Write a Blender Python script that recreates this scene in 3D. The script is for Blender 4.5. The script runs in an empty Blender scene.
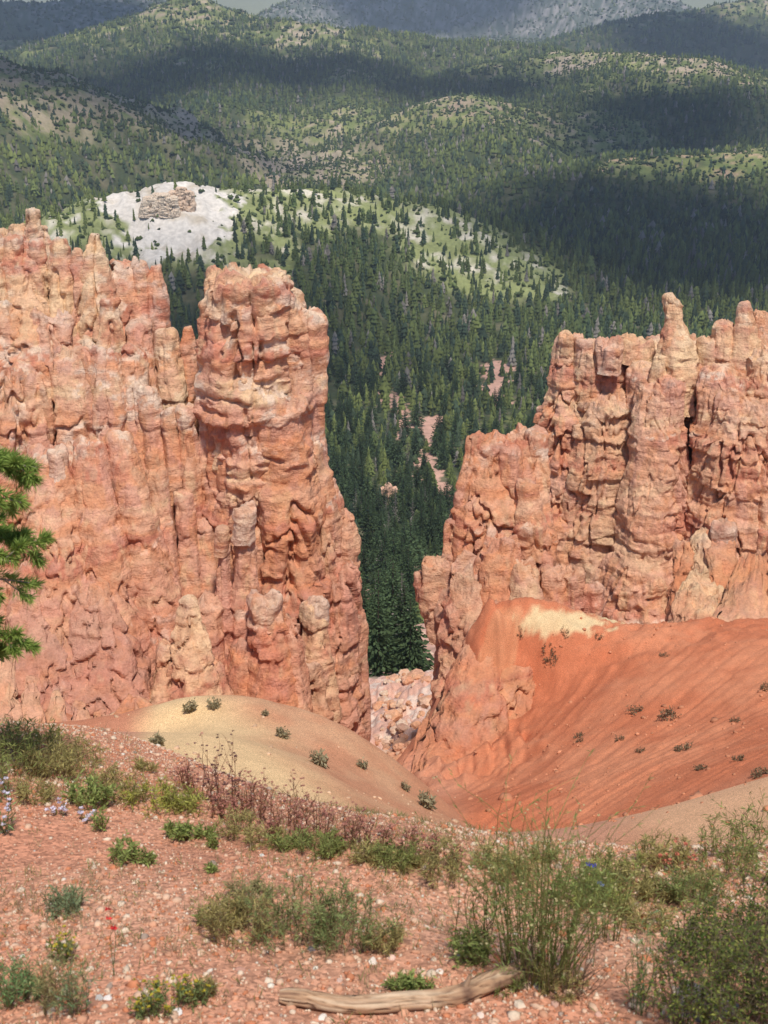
import bpy, math, numpy as np
R = math.radians
scene = bpy.context.scene
COL = scene.collection

# ------------------------------------------------------------------ camera
PITCH = R(24.0); FPX = 1236.0; PW, PH = 768, 1024
cam_d = bpy.data.cameras.new("camera"); cam = bpy.data.objects.new("camera", cam_d); COL.objects.link(cam)
cam.location = (0, 0, 0); cam.rotation_euler = (R(90) - PITCH, 0, 0)
cam_d.sensor_fit = 'VERTICAL'; cam_d.sensor_height = 24.0; cam_d.lens = 24.0 * FPX / PH
cam_d.clip_start = 0.05; cam_d.clip_end = 40000
scene.camera = cam
cam_d.dof.use_dof = True; cam_d.dof.focus_distance = 60; cam_d.dof.aperture_fstop = 7.0

# ------------------------------------------------------------------ sky, sun, exposure
SUN_EL = R(68); SUN_AZ = R(160)            # azimuth clockwise from +Y (view direction)
SUN = np.array([math.sin(SUN_AZ) * math.cos(SUN_EL), math.cos(SUN_AZ) * math.cos(SUN_EL), math.sin(SUN_EL)])
world = bpy.data.worlds.new("World"); scene.world = world; world.use_nodes = True
wn = world.node_tree.nodes; wl = world.node_tree.links; wn.clear()
sky = wn.new('ShaderNodeTexSky'); sky.sky_type = 'NISHITA'; sky.sun_disc = False
sky.sun_elevation = SUN_EL; sky.sun_rotation = SUN_AZ; sky.altitude = 2400; sky.dust_density = 1.5
bg = wn.new('ShaderNodeBackground'); bg.inputs[1].default_value = 0.12
wo = wn.new('ShaderNodeOutputWorld'); wl.new(sky.outputs[0], bg.inputs[0]); wl.new(bg.outputs[0], wo.inputs[0])
sd = bpy.data.lights.new("sun", 'SUN'); sd.energy = 3.5; sd.angle = R(6); sd.color = (1.0, 0.945, 0.86)
so = bpy.data.objects.new("sun", sd); COL.objects.link(so)
so.rotation_euler = (R(90) - SUN_EL, 0, math.pi - SUN_AZ)
so.location = (0, 0, 50)
scene.view_settings.view_transform = 'Standard'; scene.view_settings.look = 'None'
scene.view_settings.gamma = 1; scene.view_settings.exposure = 0.30; scene.view_settings.use_curve_mapping = False
scene.cycles.max_bounces = 5; scene.cycles.diffuse_bounces = 3; scene.cycles.transparent_max_bounces = 6
scene.cycles.volume_bounces = 0; scene.cycles.use_denoising = True; scene.cycles.caustics_reflective = False
scene.render.use_persistent_data = False

# ------------------------------------------------------------------ pixel <-> world
CP, SP = math.cos(PITCH), math.sin(PITCH)
def ray(px, py):
    x = (np.asarray(px, float) - PW / 2) / FPX; y = (PH / 2 - np.asarray(py, float)) / FPX
    dy = CP + y * SP; dz = -SP + y * CP
    return x / dy, dz / dy                      # world x and z per metre of Y
def P(px, py, Y):
    a, b = ray(px, py); return np.array([a * Y, Y, b * Y])
def proj(x, y, z):
    d = y * CP - z * SP; u = y * SP + z * CP
    return PW / 2 + FPX * x / d, PH / 2 - FPX * u / d, d

# ------------------------------------------------------------------ noise
_rng = np.random.RandomState(7)
_T = (_rng.rand(64, 64, 64).astype(np.float32) * 2 - 1)
def vn(x, y, z):
    x = np.asarray(x, np.float32); y = np.asarray(y, np.float32); z = np.asarray(z, np.float32)
    x, y, z = np.broadcast_arrays(x, y, z)
    xi = np.floor(x); yi = np.floor(y); zi = np.floor(z)
    fx = x - xi; fy = y - yi; fz = z - zi
    fx = fx * fx * (3 - 2 * fx); fy = fy * fy * (3 - 2 * fy); fz = fz * fz * (3 - 2 * fz)
    x0 = xi.astype(np.int32) & 63; y0 = yi.astype(np.int32) & 63; z0 = zi.astype(np.int32) & 63
    x1 = (x0 + 1) & 63; y1 = (y0 + 1) & 63; z1 = (z0 + 1) & 63
    a = _T[x0, y0, z0] * (1 - fx) + _T[x1, y0, z0] * fx
    b = _T[x0, y1, z0] * (1 - fx) + _T[x1, y1, z0] * fx
    c = _T[x0, y0, z1] * (1 - fx) + _T[x1, y0, z1] * fx
    d = _T[x0, y1, z1] * (1 - fx) + _T[x1, y1, z1] * fx
    return (a * (1 - fy) + b * fy) * (1 - fz) + (c * (1 - fy) + d * fy) * fz
def vns(x, y, z, k=.16):
    # blocky noise: flat-topped cells with sharp steps between them
    x = np.asarray(x, np.float32); y = np.asarray(y, np.float32); z = np.asarray(z, np.float32)
    def sh(v): i = np.floor(v); return i + np.clip((v - i - .5 + k) / (2 * k), 0, 1)
    return vn(sh(x), sh(y), sh(z))
def fbm(x, y, z, octv=4, seed=0.0, gain=0.5, ridged=False):
    out = 0; amp = 1.0; tot = 0
    x = x + seed * 3.17; y = y + seed * 7.71; z = z + seed * 1.93
    for i in range(octv):
        n = vn(x, y, z)
        if ridged: n = 1 - 2 * np.abs(n)
        out = out + n * amp; tot += amp; amp *= gain
        x, y, z = (0.8 * x + 0.6 * y) * 2.03 + 5.3, (-0.6 * x + 0.8 * y * 0.96 + 0.28 * z) * 2.03 + 1.7, (z * 0.96 - 0.28 * y) * 2.03 + 9.1
    return out / tot
def sstep(a, b, x):
    t = np.clip((x - a) / (b - a), 0, 1); return t * t * (3 - 2 * t)
def mixc(a, b, t): return a + (b - a) * t[..., None]

# ------------------------------------------------------------------ mesh helpers
def mesh_obj(name, V, F, mat, parent=None, col=None, smooth=True, loc=None):
    V = np.asarray(V, np.float32); F = np.asarray(F, np.int32)
    me = bpy.data.meshes.new(name)
    if loc is not None: V = V - np.asarray(loc, np.float32)
    me.vertices.add(len(V)); me.vertices.foreach_set("co", V.ravel())
    k = F.shape[1]; me.loops.add(F.size); me.loops.foreach_set("vertex_index", F.ravel())
    me.polygons.add(len(F)); me.polygons.foreach_set("loop_start", np.arange(len(F), dtype=np.int32) * k)
    try: me.polygons.foreach_set("loop_total", np.full(len(F), k, np.int32))
    except Exception: pass
    if smooth: me.polygons.foreach_set("use_smooth", np.ones(len(F), bool))
    if col is not None:
        at = me.attributes.new("tone", 'FLOAT_COLOR', 'POINT')
        c = np.ones((len(V), 4), np.float32); c[:, :3] = np.clip(col, 0, 1); at.data.foreach_set("color", c.ravel())
    me.update(calc_edges=True); me.materials.append(mat)
    o = bpy.data.objects.new(name, me); COL.objects.link(o)
    if parent is not None: o.parent = parent
    if loc is not None and parent is None: o.location = [float(v) for v in loc]
    return o
def tag(o, label=None, cat=None, group=None, kind=None):
    if label: o["label"] = label
    if cat: o["category"] = cat
    if group: o["group"] = group
    if kind: o["kind"] = kind
    return o
def empty(name, loc, label, cat, group=None):
    o = bpy.data.objects.new(name, None); COL.objects.link(o); o.location = [float(v) for v in loc]
    o.empty_display_size = 0.2
    return tag(o, label, cat, group)
def copy_thing(root, loc, rz=0.0, s=1.0, label=None):
    r = root.copy(); COL.objects.link(r); r.location = [float(v) for v in loc]; r.rotation_euler = (0, 0, rz); r.scale = (s, s, s)
    if label: r["label"] = label
    for ch in list(root.children):
        c = ch.copy(); COL.objects.link(c); c.parent = r
        for g in list(ch.children):
            d = g.copy(); COL.objects.link(d); d.parent = c
    return r
def grid_faces(n, m, wrap=False):
    i = np.arange(n - 1)[:, None]; j = np.arange(m if wrap else m - 1)[None, :]
    j2 = (j + 1) % m
    a = i * m + j; b = i * m + j2; c = (i + 1) * m + j2; d = (i + 1) * m + j
    return np.stack([a, b, c, d], -1).reshape(-1, 4)

# ------------------------------------------------------------------ materials
def mat_attr(name, rough=0.95, noise_scale=3.0, noise_amt=0.25, bump=0.5, bump_scale=6.0, bump_dist=0.05, spec=0.1, scale2=None, objrand=0.0, transl=0.0, base=None, voro=0.0, cells=0.0, beds=False):
    m = bpy.data.materials.new(name); m.use_nodes = True
    nt = m.node_tree; n = nt.nodes; l = nt.links; n.clear()
    out = n.new('ShaderNodeOutputMaterial'); bs = n.new('ShaderNodeBsdfPrincipled')
    bs.inputs['Roughness'].default_value = rough
    bs.inputs['Specular IOR Level'].default_value = spec
    if base is None:
        at = n.new('ShaderNodeAttribute'); at.attribute_name = "tone"; c = at.outputs['Color']
    else:
        rg = n.new('ShaderNodeRGB'); rg.outputs[0].default_value = (*base, 1); c = rg.outputs[0]
    geo = n.new('ShaderNodeNewGeometry'); pos = geo.outputs['Position']
    def noise(sc, det=5, rgh=0.6, stretch=None):
        p_ = pos
        if stretch:
            mp = n.new('ShaderNodeVectorMath'); mp.operation = 'MULTIPLY'; mp.inputs[1].default_value = stretch; l.new(pos, mp.inputs[0]); p_ = mp.outputs[0]
        t = n.new('ShaderNodeTexNoise'); t.inputs['Scale'].default_value = sc; t.inputs['Detail'].default_value = det
        t.inputs['Roughness'].default_value = rgh; l.new(p_, t.inputs['Vector']); return t.outputs['Fac']
    def mulc(c, fac, lo, hi):
        mr = n.new('ShaderNodeMapRange'); mr.inputs[1].default_value = 0.25; mr.inputs[2].default_value = 0.75
        mr.inputs[3].default_value = lo; mr.inputs[4].default_value = hi; mr.clamp = False; l.new(fac, mr.inputs[0])
        vm = n.new('ShaderNodeVectorMath'); vm.operation = 'SCALE'; l.new(c, vm.inputs[0]); l.new(mr.outputs[0], vm.inputs['Scale'])
        return vm.outputs[0]
    if noise_amt: c = mulc(c, noise(noise_scale), 1 - noise_amt, 1 + noise_amt)
    if scale2: c = mulc(c, noise(scale2, 3, 0.5), 1 - noise_amt, 1 + noise_amt)
    if cells:
        v = n.new('ShaderNodeTexVoronoi'); v.inputs['Scale'].default_value = cells; l.new(pos, v.inputs['Vector'])
        sx = n.new('ShaderNodeSeparateColor'); l.new(v.outputs['Color'], sx.inputs[0]); c = mulc(c, sx.outputs[0], .82, 1.22)
    if beds: c = mulc(c, noise(1.0, 4, .6, (.35, .35, 4.5)), .95, 1.05); c = mulc(c, noise(1.0, 4, .6, (3.2, 3.2, .35)), .88, 1.12)
    if objrand:
        oi = n.new('ShaderNodeObjectInfo'); mr = n.new('ShaderNodeMapRange'); mr.inputs[3].default_value = 1 - objrand; mr.inputs[4].default_value = 1 + objrand
        l.new(oi.outputs['Random'], mr.inputs[0]); vm = n.new('ShaderNodeVectorMath'); vm.operation = 'SCALE'; l.new(c, vm.inputs[0]); l.new(mr.outputs[0], vm.inputs['Scale']); c = vm.outputs[0]
    l.new(c, bs.inputs['Base Color'])
    if bump:
        h = noise(bump_scale, 8, 0.65)
        if beds:
            for st_, am_ in (((.8, .8, 5.0), .45), ((3.0, 3.0, .5), .8)):
                ad = n.new('ShaderNodeMath'); ad.operation = 'MULTIPLY_ADD'; ad.inputs[1].default_value = am_; l.new(noise(1.0, 6, .6, st_), ad.inputs[0]); l.new(h, ad.inputs[2]); h = ad.outputs[0]
        if voro:
            v = n.new('ShaderNodeTexVoronoi'); v.inputs['Scale'].default_value = voro; l.new(pos, v.inputs['Vector'])
            ad = n.new('ShaderNodeMath'); ad.operation = 'MULTIPLY_ADD'; ad.inputs[1].default_value = -0.5; l.new(v.outputs['Distance'], ad.inputs[0]); l.new(h, ad.inputs[2]); h = ad.outputs[0]
        b = n.new('ShaderNodeBump'); b.inputs['Strength'].default_value = bump; b.inputs['Distance'].default_value = bump_dist
        l.new(h, b.inputs['Height']); l.new(b.outputs[0], bs.inputs['Normal'])
    if transl:
        tr = n.new('ShaderNodeBsdfTranslucent'); l.new(c, tr.inputs['Color']); mx = n.new('ShaderNodeMixShader'); mx.inputs[0].default_value = transl
        l.new(bs.outputs[0], mx.inputs[1]); l.new(tr.outputs[0], mx.inputs[2]); l.new(mx.outputs[0], out.inputs['Surface'])
    else: l.new(bs.outputs[0], out.inputs['Surface'])
    return m
M_ROCK = mat_attr("sandstone", noise_scale=1.6, noise_amt=0.13, scale2=9.0, bump=0.9, bump_scale=3.0, bump_dist=0.26, beds=True)
M_SLOPE = mat_attr(cells=85.0, name="clay_and_gravel", noise_scale=2.0, noise_amt=0.10, scale2=40.0, bump=0.6, bump_scale=30.0, bump_dist=0.012, voro=60.0)
M_VALLEY = mat_attr("valley_soil", noise_scale=0.03, noise_amt=0.2, scale2=0.3, bump=0.4, bump_scale=0.2, bump_dist=1.5)
M_TREE = mat_attr("conifer_needles", noise_amt=0, bump=0, transl=0.15)
M_NEAR_TREE = mat_attr("conifer_crown", noise_amt=0, bump=0, transl=0.15, objrand=0.3)
M_BARK = mat_attr("bark", base=(0.12, 0.09, 0.07), noise_scale=4, noise_amt=0.3, bump=0.5, bump_scale=20)
M_PLANT = mat_attr("plant_tissue", noise_amt=0, bump=0, transl=0.3, rough=0.7, spec=0.25)
M_STONE = mat_attr("loose_stone", noise_scale=60, noise_amt=0.15, bump=0.4, bump_scale=120, bump_dist=0.003)
M_WOOD = mat_attr("weathered_wood", noise_scale=25, noise_amt=0.2, bump=0.5, bump_scale=70, bump_dist=0.003)

# ------------------------------------------------------------------ terrain height
_b = np.array([[0, 0], [60, -40], [100, -63], [150, -92], [250, -139], [350, -175], [480, -209], [620, -228], [830, -246], [1000, -255], [1250, -266], [1600, -276],
               [2500, -285], [4000, -290], [8800, -292], [10500, -230], [14000, 40], [16000, 60]], float)
def base_h(Y): return np.interp(Y, _b[:, 0], _b[:, 1])
# crest polylines (px, py, Y), flank slope, rounding
RIDGES = {
 'knoll': ([(60, 222, 930), (110, 200, 980), (175, 186, 1000), (240, 194, 1030), (330, 192, 1080), (420, 208, 1080), (462, 232, 1050), (488, 264, 1000)], .46, 25),
 'A': ([(-160, 20, 1500), (-60, 45, 1600), (0, 64, 1700), (60, 88, 1750), (130, 128, 1800), (200, 166, 1850), (240, 184, 1850)], .52, 30),
 'B': ([(330, 165, 2150), (400, 128, 2150), (440, 108, 2120), (472, 98, 2100), (520, 122, 2050), (570, 152, 2000)], .40, 40),
 'B2': ([(472, 100, 2100), (490, 150, 1780)], .42, 40),
 'C': ([(-20, 120, 2500), (40, 78, 2600), (90, 44, 2900), (130, 22, 3000), (190, 1, 3200), (225, 11, 3200), (245, 23, 3100), (300, 27, 3000), (380, 34, 3000), (460, 42, 3000), (540, 52, 3000)], .42, 50),
 'Cs1': ([(190, 5, 3200), (215, 60, 2650), (230, 105, 2250)], .40, 50),
 'Cs2': ([(320, 30, 3000), (345, 75, 2500), (350, 110, 2250)], .36, 50),
 'C2': ([(455, 90, 2450), (500, 66, 2550), (560, 54, 2600), (640, 58, 2500), (690, 60, 2400), (740, 77, 2300), (820, 105, 2200)], .40, 45),
 'C2s': ([(600, 58, 2550), (590, 110, 2150)], .36, 40),
 'C3': ([(540, 185, 1550), (600, 170, 1600), (640, 161, 1650), (700, 160, 1650), (800, 150, 1700)], .34, 30),
 'D': ([(-140, -10, 4300), (-20, 6, 4400), (60, 4, 4500), (120, -6, 4700), (200, 4, 5000)], .45, 60),
 'D2': ([(-80, 30, 3600), (20, 42, 3600), (80, 52, 3500)], .42, 60),
 'E': ([(255, 22, 5000), (300, 0, 5400), (420, -30, 6000), (560, -34, 6000), (640, -10, 5800)], .55, 60),
 'E2': ([(560, 42, 3900), (620, 26, 4100), (680, 14, 4300), (760, 0, 4500), (900, -10, 4500)], .42, 60),
}
RW = {k: (np.array([P(*n) for n in v[0]]), v[1], v[2]) for k, v in RIDGES.items()}
def ridge_dist(x, y, pts):
    """distance to the crest polyline and the crest height at the foot point"""
    best = np.full(x.shape, 1e9); hz = np.zeros(x.shape)
    for a, b in zip(pts[:-1], pts[1:]):
        dx, dy = b[0] - a[0], b[1] - a[1]; t = np.clip(((x - a[0]) * dx + (y - a[1]) * dy) / (dx * dx + dy * dy), 0, 1)
        d = np.hypot(x - a[0] - t * dx, y - a[1] - t * dy); h = a[2] + t * (b[2] - a[2])
        m = d < best; best = np.where(m, d, best); hz = np.where(m, h, hz)
    return best, hz
def valley_h(x, y):
    x = np.asarray(x, float); y = np.asarray(y, float)
    H = base_h(y) + 5 * fbm(x / 90, y / 90, x * 0, 4, 3.0) * sstep(100, 300, y)
    spur = fbm(x / 170, y / 170, x * 0, 4, 11.0, ridged=True)
    spur2 = fbm(x / 60, y / 60, x * 0, 3, 15.0, ridged=True)
    crest = np.zeros(x.shape)
    for k, (pts, s, r) in RW.items():
        t = np.full(x.shape, -1e4)
        for a_, b_ in zip(pts[:-1], pts[1:]):
            d, hz = ridge_dist(x, y, (a_, b_))
            dd = d * (1 - 0.22 * spur * sstep(10, 200, d) - 0.10 * spur2 * sstep(5, 80, d))
            t = np.maximum(t, hz - s * (np.sqrt(dd * dd + r * r) - r))
        hz = pts[:, 2].max()
        if k == 'knoll': t = t + 4.5 * fbm(x / 13, y / 13, x * 0, 4, 12.0, ridged=True)
        w = 9.0
        m = np.maximum(H, t); H = m + w * np.exp(-np.abs(H - t) / w) * 0.25
        crest = np.maximum(crest, np.clip((t - base_h(y)) / np.maximum(hz - base_h(y), 1), 0, 1) * (t > H - 15))
    far = sstep(1300, 1700, y) * sstep(8000, 6000, y)
    H = H + far * (16 * fbm(x / 210 + .3 * y / 210, y / 330, x * 0, 3, 24., ridged=True) + 6 * fbm(x / 70, y / 110, x * 0, 3, 26., ridged=True) - 6)
    return H, crest
# near slopes: thin plate spline through points read off the photograph, in (x/(Y+2), log(Y+2))
CTL = [(-60, 712, 5.3), (0, 722, 5.2), (60, 727, 5.2), (110, 732, 5.2), (150, 750, 5.0), (190, 778, 4.5), (300, 825, 3.75), (430, 862, 3.3), (520, 885, 3.2), (620, 885, 3.2), (768, 868, 3.4), (900, 850, 3.6),
 (0, 790, 8), (200, 850, 8), (430, 930, 6.5), (600, 930, 6.5), (768, 905, 7), (-100, 770, 8), (900, 890, 7),
 (0, 770, 13), (200, 830, 12), (430, 900, 12),
 (190, 775, 19), (300, 815, 18), (430, 856, 17), (235, 740, 23), (330, 778, 22), (400, 815, 22),
 (150, 733, 27), (180, 703, 28), (215, 692, 29), (260, 697, 29), (310, 715, 29), (370, 746, 29), (430, 792, 28), (470, 832, 27),
 (120, 752, 33), (180, 765, 37), (260, 775, 37), (320, 795, 37), (370, 820, 36), (430, 850, 33), (100, 722, 30), (0, 725, 32), (-120, 700, 33), (-300, 650, 34),
 (-100, 700, 52), (0, 730, 50), (150, 738, 52), (300, 765, 60), (395, 800, 52), (350, 790, 60),
 (385, 752, 78), (400, 690, 103), (395, 765, 72), (410, 670, 120), (370, 712, 100), (430, 712, 92), (440, 735, 75),
 (490, 608, 52), (530, 634, 54), (565, 640, 56), (600, 633, 56), (650, 632, 54), (700, 627, 52), (768, 629, 50), (850, 620, 48), (1000, 590, 45),
 (478, 640, 50), (452, 700, 49), (432, 735, 48), (409, 772, 46), (425, 800, 40), (455, 820, 34), (490, 740, 46), (520, 680, 49), (600, 700, 45), (700, 700, 42), (768, 690, 41), (900, 680, 40),
 (520, 790, 37), (600, 780, 35), (700, 765, 33), (768, 755, 31), (490, 840, 28), (570, 845, 24), (650, 815, 22), (700, 798, 20), (768, 778, 18), (900, 750, 18),
 (768, 832, 12), (700, 850, 12), (620, 878, 13), (530, 880, 16),
 (510, 670, 62), (600, 700, 68), (700, 690, 68), (768, 690, 66), (900, 660, 62), (465, 700, 62), (440, 760, 56),
 (560, 665, 88), (700, 660, 90), (850, 650, 90), (150, 720, 90), (0, 700, 90), (-200, 660, 90)]
_pts = [tuple(P(*c)) for c in CTL]
for yy in (-4, -2, 0, 1, 2, 3):
    for xx in (-5, -2.5, 0, 2.5, 5): _pts.append((xx, yy, -1.55 - .364 * yy if yy > -1 else -1.55 - .2 * yy))
for yy, zz in ((5, -3.6), (20, -11), (50, -28), (110, -66)):
    for sx in (-1, 1): _pts.append((sx * (6 + yy * 1.0), yy, zz))
_pts = np.array(_pts)
def _uv(x, y): return x / (y + 6), 1.3 * np.log(y + 6)
_cu, _cv = _uv(_pts[:, 0], _pts[:, 1]); _cq = _pts[:, 2] / (_pts[:, 1] + 6)
def _tps(r2): return 0.5 * r2 * np.log(r2 + 1e-12)
_n = len(_pts); _A = np.zeros((_n + 3, _n + 3))
_A[:_n, :_n] = _tps((_cu[:, None] - _cu) ** 2 + (_cv[:, None] - _cv) ** 2) + np.eye(_n) * 2e-5
_A[:_n, _n:] = np.stack([np.ones(_n), _cu, _cv], 1); _A[_n:, :_n] = _A[:_n, _n:].T
_W = np.linalg.solve(_A, np.concatenate([_cq, [0, 0, 0]]))
def near_h(x, y):
    x = np.asarray(x, float); y = np.asarray(y, float); sh = x.shape; x = x.ravel(); y = y.ravel()
    u, v = _uv(x, y); q = _W[_n] + _W[_n + 1] * u + _W[_n + 2] * v
    for i in range(_n): q = q + _W[i] * _tps((u - _cu[i]) ** 2 + (v - _cv[i]) ** 2)
    return (q * (y + 6)).reshape(sh)
# red slope frame: signed closeness to the red bowl on the right
def slope_masks(x, y):
    px, py, d = proj(x, y, near_h(x, y)); return px, py
def ground_h(x, y):
    """full ground height with its relief"""
    x = np.asarray(x, float); y = np.asarray(y, float)
    w = sstep(98, 130, y)
    H = np.zeros(x.shape)
    nm = y < 131
    if nm.any():
        xn, yn = x[nm], y[nm]; h = near_h(xn, yn)
        px, py, d = proj(xn, yn, h)
        amp = np.clip(yn / 60, 0.02, 1)
        h = h + amp * (0.9 - .5 * sstep(440, 500, px)) * fbm(xn / 3.2, yn / 3.2, h * 0, 5, 2.0) * sstep(6, 30, yn) * (1 - 0.75 * sstep(40, 18, yn))
        h = h + 0.10 * fbm(xn / .8, yn / .8, h * 0, 4, 5.0) * sstep(9, 3, yn)
        # red bowl: rills running down towards the gully on its left
        red = sstep(440, 500, px) * sstep(26, 34, yn) * sstep(60, 52, yn)
        g = P(415, 790, 42); gx, gy = xn - g[0], yn - g[1] + 3
        ang = np.arctan2(gy + 22, gx + 14); rad = np.hypot(gx + 14, gy + 22)
        ril = fbm(ang * 26, rad * 0.05, h * 0, 3, 6.0, ridged=True)
        h = h + red * (0.025 * ril + 0.10 * fbm(ang * 150, rad * .05, h * 0, 2, 8.0, ridged=True))
        # broken cliff at the left end of the red slope
        cl = sstep(395, 420, px) * sstep(560, 490, px + 30 * fbm(xn / 5, yn / 5, h * 0, 3, 14.)) * sstep(40, 44, yn) * sstep(66, 56, yn)
        h = h + cl * (1.1 * fbm(xn / 2.6, yn / 2.6, h * 0, 5, 9.0, ridged=True) + .7 * vns(xn / 1.6 + yn * .2, yn / 2.2, h * 0) + .35 * vns(xn / .7, yn / .9 + .2 * xn, h * 0) - .5)
        crst = sstep(9, 2, np.abs(yn - 53)) * sstep(500, 560, px); h = h + crst * .35 * fbm(xn / 1.2, yn / 1.2, h * 0, 3, 19., ridged=True)
        gl = sstep(66, 76, yn) * (1 - 0 * xn); h = h + gl * (.7 * fbm(xn / 2.2, yn / 3, h * 0, 4, 27., ridged=True) + .5 * vns(xn / 1.5, yn / 2.2, h * 0) + .3 * vns(xn / .6, yn / .9, h * 0))
        h = h + .05 * sstep(20, 30, yn) * (1 - .6 * (px < 470)) * (fbm(xn / .8, yn / .8, h * 0, 4, 23.) + .5 * vns(xn / .5, yn / .5, h * 0))
        H[nm] = h * (1 - w[nm])
    fm = y > 97
    if fm.any():
        v, c = valley_h(x[fm], y[fm])
        v = v + (1 - sstep(250, 420, y[fm])) * 1.6 * fbm(x[fm] / 7, y[fm] / 7, v * 0, 5, 4.0)
        H[fm] += v * w[fm]
    return H
_Ys = np.concatenate([np.linspace(0.5, 10, 400), np.exp(np.linspace(math.log(10), math.log(9000), 2600))[1:]])
def G(px, py, ymin=0.5, fn=ground_h):
    """world point where the ray through a pixel meets the ground"""
    a, b = ray(px, py); Y = _Ys[_Ys >= ymin]; z = fn(a * Y, Y); below = (b * Y <= z)
    i = int(np.argmax(below)) if below.any() else len(Y) - 1
    return np.array([a * Y[i], Y[i], z[i]])

# colours (linear albedo)
C = lambda *a: np.array(a, float)
RED = C(.52, .185, .10); ORANGE = C(.62, .32, .19); PINK = C(.56, .31, .25); SALMON = C(.64, .39, .27); CREAM = C(.70, .53, .34); TANROCK = C(.56, .40, .27); PALE = C(.66, .56, .47); MAUVE = C(.47, .28, .23)

def build_ground():
    NC = 760
    s = np.linspace(-1, 1, NC); s = np.sign(s) * (0.62 * np.abs(s) + 0.38 * np.abs(s) ** 3)
    # near
    Y = np.concatenate([[-5, -4, -3, -2, -1, 0], np.exp(np.linspace(math.log(6.6), math.log(136), 900)) - 6])
    YY = Y[:, None] * np.ones(NC); X = s[None, :] * (6 + 0.85 * np.maximum(YY, 0)); Z = ground_h(X, YY)
    V = np.stack([X, YY, Z], -1).reshape(-1, 3); px, py, d = proj(V[:, 0], V[:, 1], V[:, 2])
    x, y, z = V.T; n1 = fbm(x / 6, y / 6, z / 6, 5, 21.0); n2 = fbm(x / 1.2, y / 1.2, z * 0, 4, 22.0); n0 = fbm(x / .3, y / .3, z * 0, 4, 25.)
    c = np.ones((len(V), 1)) * C(.49, .215, .13)
    c = mixc(c, C(.56, .32, .21), sstep(-.3, .5, n2) * .7)
    # mid and far slopes default to salmon red
    mid = sstep(6, 12, y); c = mixc(c, mixc(np.ones((len(V), 1)) * C(.50, .20, .11), C(.54, .27, .17), sstep(-.3, .5, n1)), mid)
    # tan mound: buff skin that turns red down its right flank
    mound = sstep(10, 16, y) * sstep(40, 33, y) * sstep(480, 440, px)
    edge = sstep(-35, 45, (py - 690) - (px - 215) * .95 + 26 * n1 + 8 * n2 + 3)
    mound = mound * sstep(128, 165, px + 20 * n2 + (py - 720) * .5)
    c = mixc(c, mixc(mixc(np.ones((len(V), 1)) * C(.50, .235, .13), C(.54, .30, .17), sstep(-.2, .4, n2)), C(.67, .455, .24), edge), mound)
    # red bowl
    red = sstep(430, 490, px) * sstep(24, 32, y) * sstep(70, 62, y)
    rc = mixc(np.ones((len(V), 1)) * C(.48, .155, .075), C(.56, .22, .115), sstep(-.35, .45, n1 + .5 * n2))
    c = mixc(c, rc, red)
    yel = red * sstep(46, 50, y) * sstep(34, 22, np.hypot((px - 556) * .5, (py - 622) * 2.6) + 34 * n2 + 14 * n0)   # pale yellow cap on the crest
    c = mixc(c, C(.62, .46, .26), yel)
    lf = sstep(25, 0, np.abs(px - 502 + (py - 640) * .25) + 14 * n1) * sstep(600, 615, py) * sstep(700, 660, py) * sstep(40, 44, y) * sstep(60, 56, y)
    c = mixc(c, C(.60, .36, .19), sstep(.4, .6, lf + .5 * n2) * .3)
    tr = sstep(600, 690, px + 50 * n1) * sstep(26, 20, y) * sstep(7, 10, y)
    c = mixc(c, C(.68, .39, .22), tr)
    # gully rubble
    gul = sstep(62, 72, y)
    c = mixc(c, mixc(np.ones((len(V), 1)) * C(.58, .34, .26), C(.66, .50, .41), sstep(-.05, .25, .5 * n1 + n2 + .6 * n0)), gul)
    c *= (1 + .18 * n0 * sstep(8, 4, y))[:, None]
    o = mesh_obj("ground", V, grid_faces(len(Y), NC), M_SLOPE, col=c); tag(o, kind="structure")
    # far valley and hills
    Y = np.exp(np.linspace(math.log(136 - 0), math.log(15500), 1150)); Y[0] = np.exp(math.log(136)) - 6; Y[0] = 130.0
    YY = Y[:, None] * np.ones(NC); X = s[None, :] * (6 + 0.85 * YY)
    Z, crest = valley_h(X, YY); Z = ground_h(X, YY)
    V = np.stack([X, YY, Z], -1).reshape(-1, 3); x, y, z = V.T; crest = crest.ravel()
    c = valley_colour(x, y, z, crest)
    o = mesh_obj("valley_and_hills", V, grid_faces(len(Y), NC), M_VALLEY, col=c); tag(o, kind="structure")

# washes: pink bare soil in the forest; (px,py) polylines laid on the ground
WASH = []
def make_washes():
    for pl, w in (([(432, 420), (428, 450), (422, 470), (438, 490), (452, 498), (448, 512)], 6), ([(388, 350), (387, 372)], 5), ([(500, 365), (492, 405)], 5), ([(392, 395), (404, 425), (398, 440)], 4), ([(432, 665), (436, 610), (440, 565)], 4), ([(350, 585), (362, 620)], 3)):
        pts = []
        for p in pl:
            g = G(*p, ymin=140, fn=lambda a, b: valley_h(a, b)[0]); pts.append(g)
        WASH.append((np.array(pts), w))
def wash_w(x, y):
    w = np.zeros(x.shape)
    n = fbm(x / 14, y / 14, x * 0, 4, 31.0) + .9 * fbm(x / 4, y / 4, x * 0, 3, 32.0)
    for pts, wd in WASH:
        d, _ = ridge_dist(x, y, pts); w = np.maximum(w, sstep(wd * 1.2, wd * .7, d + n * wd * 2.4))
    return w
KN = RW['knoll'][0]
def knoll_white(x, y):
    n = fbm(x / 22, y / 22, x * 0, 4, 33.0); p = KN[2]
    d = np.hypot((x - p[0] - 2) / 1.15, (y - p[1] + 35) / 1.35)
    n2 = fbm(x / 9, y / 9, x * 0, 3, 34.0); return sstep(50, 40, d + 46 * n + 26 * n2)
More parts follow.
